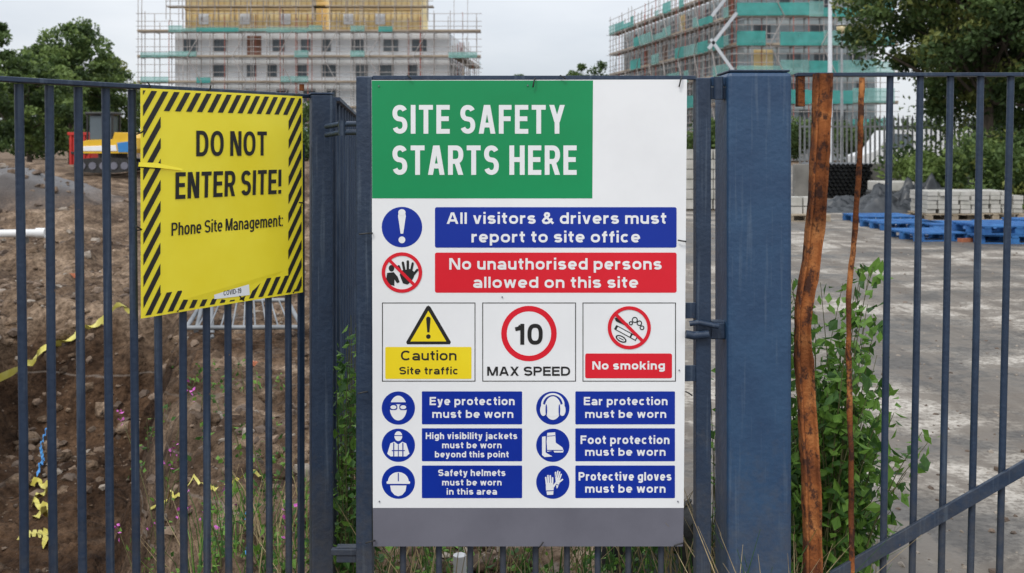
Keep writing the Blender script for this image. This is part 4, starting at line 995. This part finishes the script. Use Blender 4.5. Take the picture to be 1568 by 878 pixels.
pallet(mb,wx(1228,Yb),Yb,.0,'palwood',w=.9); mb.build('block_stack')
mb=MB(); Yw=30; xa,xb=wx(1215,Yw),wx(1400,Yw)
i=0; xx=xa
while xx<xb+6: mb.box((xx+.75,Yw+(.02 if i%2 else 0),.5+.02*(i%3)),(1.49,.25,1.0),'conc'); xx+=1.5; i+=1
mb.build('concrete_wall',None,.015)
mb=MB(); Yf=34; xx=wx(1225,Yf)
while xx<wx(1640,Yf):
    mb.box((xx,Yf,1.5),(.065,.02,2.0),'galvd'); mb.add([(xx-.032,Yf-.01,2.5),(xx+.032,Yf-.01,2.5),(xx,Yf-.01,2.6)],[(0,1,2)],'galvd'); xx+=.16
for zz in(.8,2.2): mb.box(((wx(1225,Yf)+wx(1640,Yf))/2,Yf+.04,zz),(wx(1640,Yf)-wx(1225,Yf),.05,.06),'galvd')
mb.build('palisade_fence')
mb=MB(); x,Yv=wx(1405,42),42
q=[(-2.4,.4),(-2.4,1.1),(-1.7,1.35),(-1.1,2.2),(2.3,2.25),(2.45,.4)]
f=[(x+a,Yv,c) for a,c in q];bk=[(x+a,Yv+1.9,c) for a,c in q]; n_=len(q)
mb.add(f+bk,[tuple(range(n_)),tuple(reversed(range(n_,2*n_)))]+[(i,n_+i,n_+(i+1)%n_,(i+1)%n_) for i in range(n_)],'pvc')
mb.add([(x-1.55,Yv-.01,1.4),(x-.2,Yv-.01,1.4),(x-.2,Yv-.01,2.0),(x-1.05,Yv-.01,2.05)],[(0,1,2,3)],'glass')
for a in(-1.6,1.5): mb.tube([(x+a,Yv-.03,.36),(x+a,Yv+.25,.36)],.36,'tyre',20); mb.tube([(x+a,Yv-.05,.36),(x+a,Yv-.02,.36)],.2,'galv',16)
mb.box((x,Yv-.015,.75),(4.4,.03,.08),'black'); mb.build('parked_van',None,.04)
# ---------------------------------------------------------------- world, light, camera
w=bpy.data.worlds.new('World'); scene.world=w; w.use_nodes=True; nt=w.node_tree;N=nt.nodes;L=nt.links
bg=N['Background']; bg.inputs[1].default_value=.1
sky=N.new('ShaderNodeTexSky'); sky.sky_type='NISHITA'; sky.sun_disc=False
tc=N.new('ShaderNodeTexCoord'); mp=N.new('ShaderNodeMapping'); mp.inputs['Scale'].default_value=(1,1,3.5); L.new(tc.outputs['Generated'],mp.inputs[0])
n=N.new('ShaderNodeTexNoise'); n.inputs['Scale'].default_value=2.2; n.inputs['Detail'].default_value=7; L.new(mp.outputs[0],n.inputs[0])
r=N.new('ShaderNodeValToRGB'); r.color_ramp.elements[0].position=.35; r.color_ramp.elements[1].position=.7
r.color_ramp.elements[0].color=(.55,.59,.65,1); r.color_ramp.elements[1].color=(.77,.79,.82,1); L.new(n.outputs[0],r.inputs[0])
sp=N.new('ShaderNodeSeparateXYZ'); L.new(tc.outputs['Generated'],sp.inputs[0])
mr=N.new('ShaderNodeMapRange'); mr.inputs[1].default_value=0; mr.inputs[2].default_value=1; mr.inputs[3].default_value=11.2; mr.inputs[4].default_value=25.5; L.new(sp.outputs[2],mr.inputs[0])
vm=N.new('ShaderNodeVectorMath'); vm.operation='SCALE'; L.new(r.outputs[0],vm.inputs[0]); L.new(mr.outputs[0],vm.inputs['Scale'])
mx=N.new('ShaderNodeMix'); mx.data_type='RGBA'; mx.inputs[0].default_value=.88; L.new(sky.outputs[0],mx.inputs[6]); L.new(vm.outputs[0],mx.inputs[7]); L.new(mx.outputs[2],bg.inputs[0])
sun=bpy.data.lights.new('sun','SUN'); sun.energy=1.5; sun.angle=math.radians(16); sun.color=(1,.96,.9)
so=bpy.data.objects.new('sun',sun); col.objects.link(so)
dirv=Vector((.35,.75,-.95)); so.rotation_euler=dirv.to_track_quat('-Z','Y').to_euler()
sky.sun_rotation=math.atan2(-dirv.x,-dirv.y); sky.sun_elevation=math.atan2(.95,math.hypot(.35,.75))
cam=bpy.data.cameras.new('cam'); co=bpy.data.objects.new('cam',cam); col.objects.link(co); co.location=(0,0,H); co.rotation_euler=(math.radians(90),0,0)
cam.sensor_width=36; cam.lens=36*F/1568; cam.shift_y=-(439-HY)/1568; cam.clip_end=3000; cam.clip_start=.05
cam.dof.use_dof=True; cam.dof.focus_distance=2.9; cam.dof.aperture_fstop=7.1
scene.camera=co
scene.view_settings.view_transform='Standard'; scene.view_settings.look='None'; scene.view_settings.exposure=0
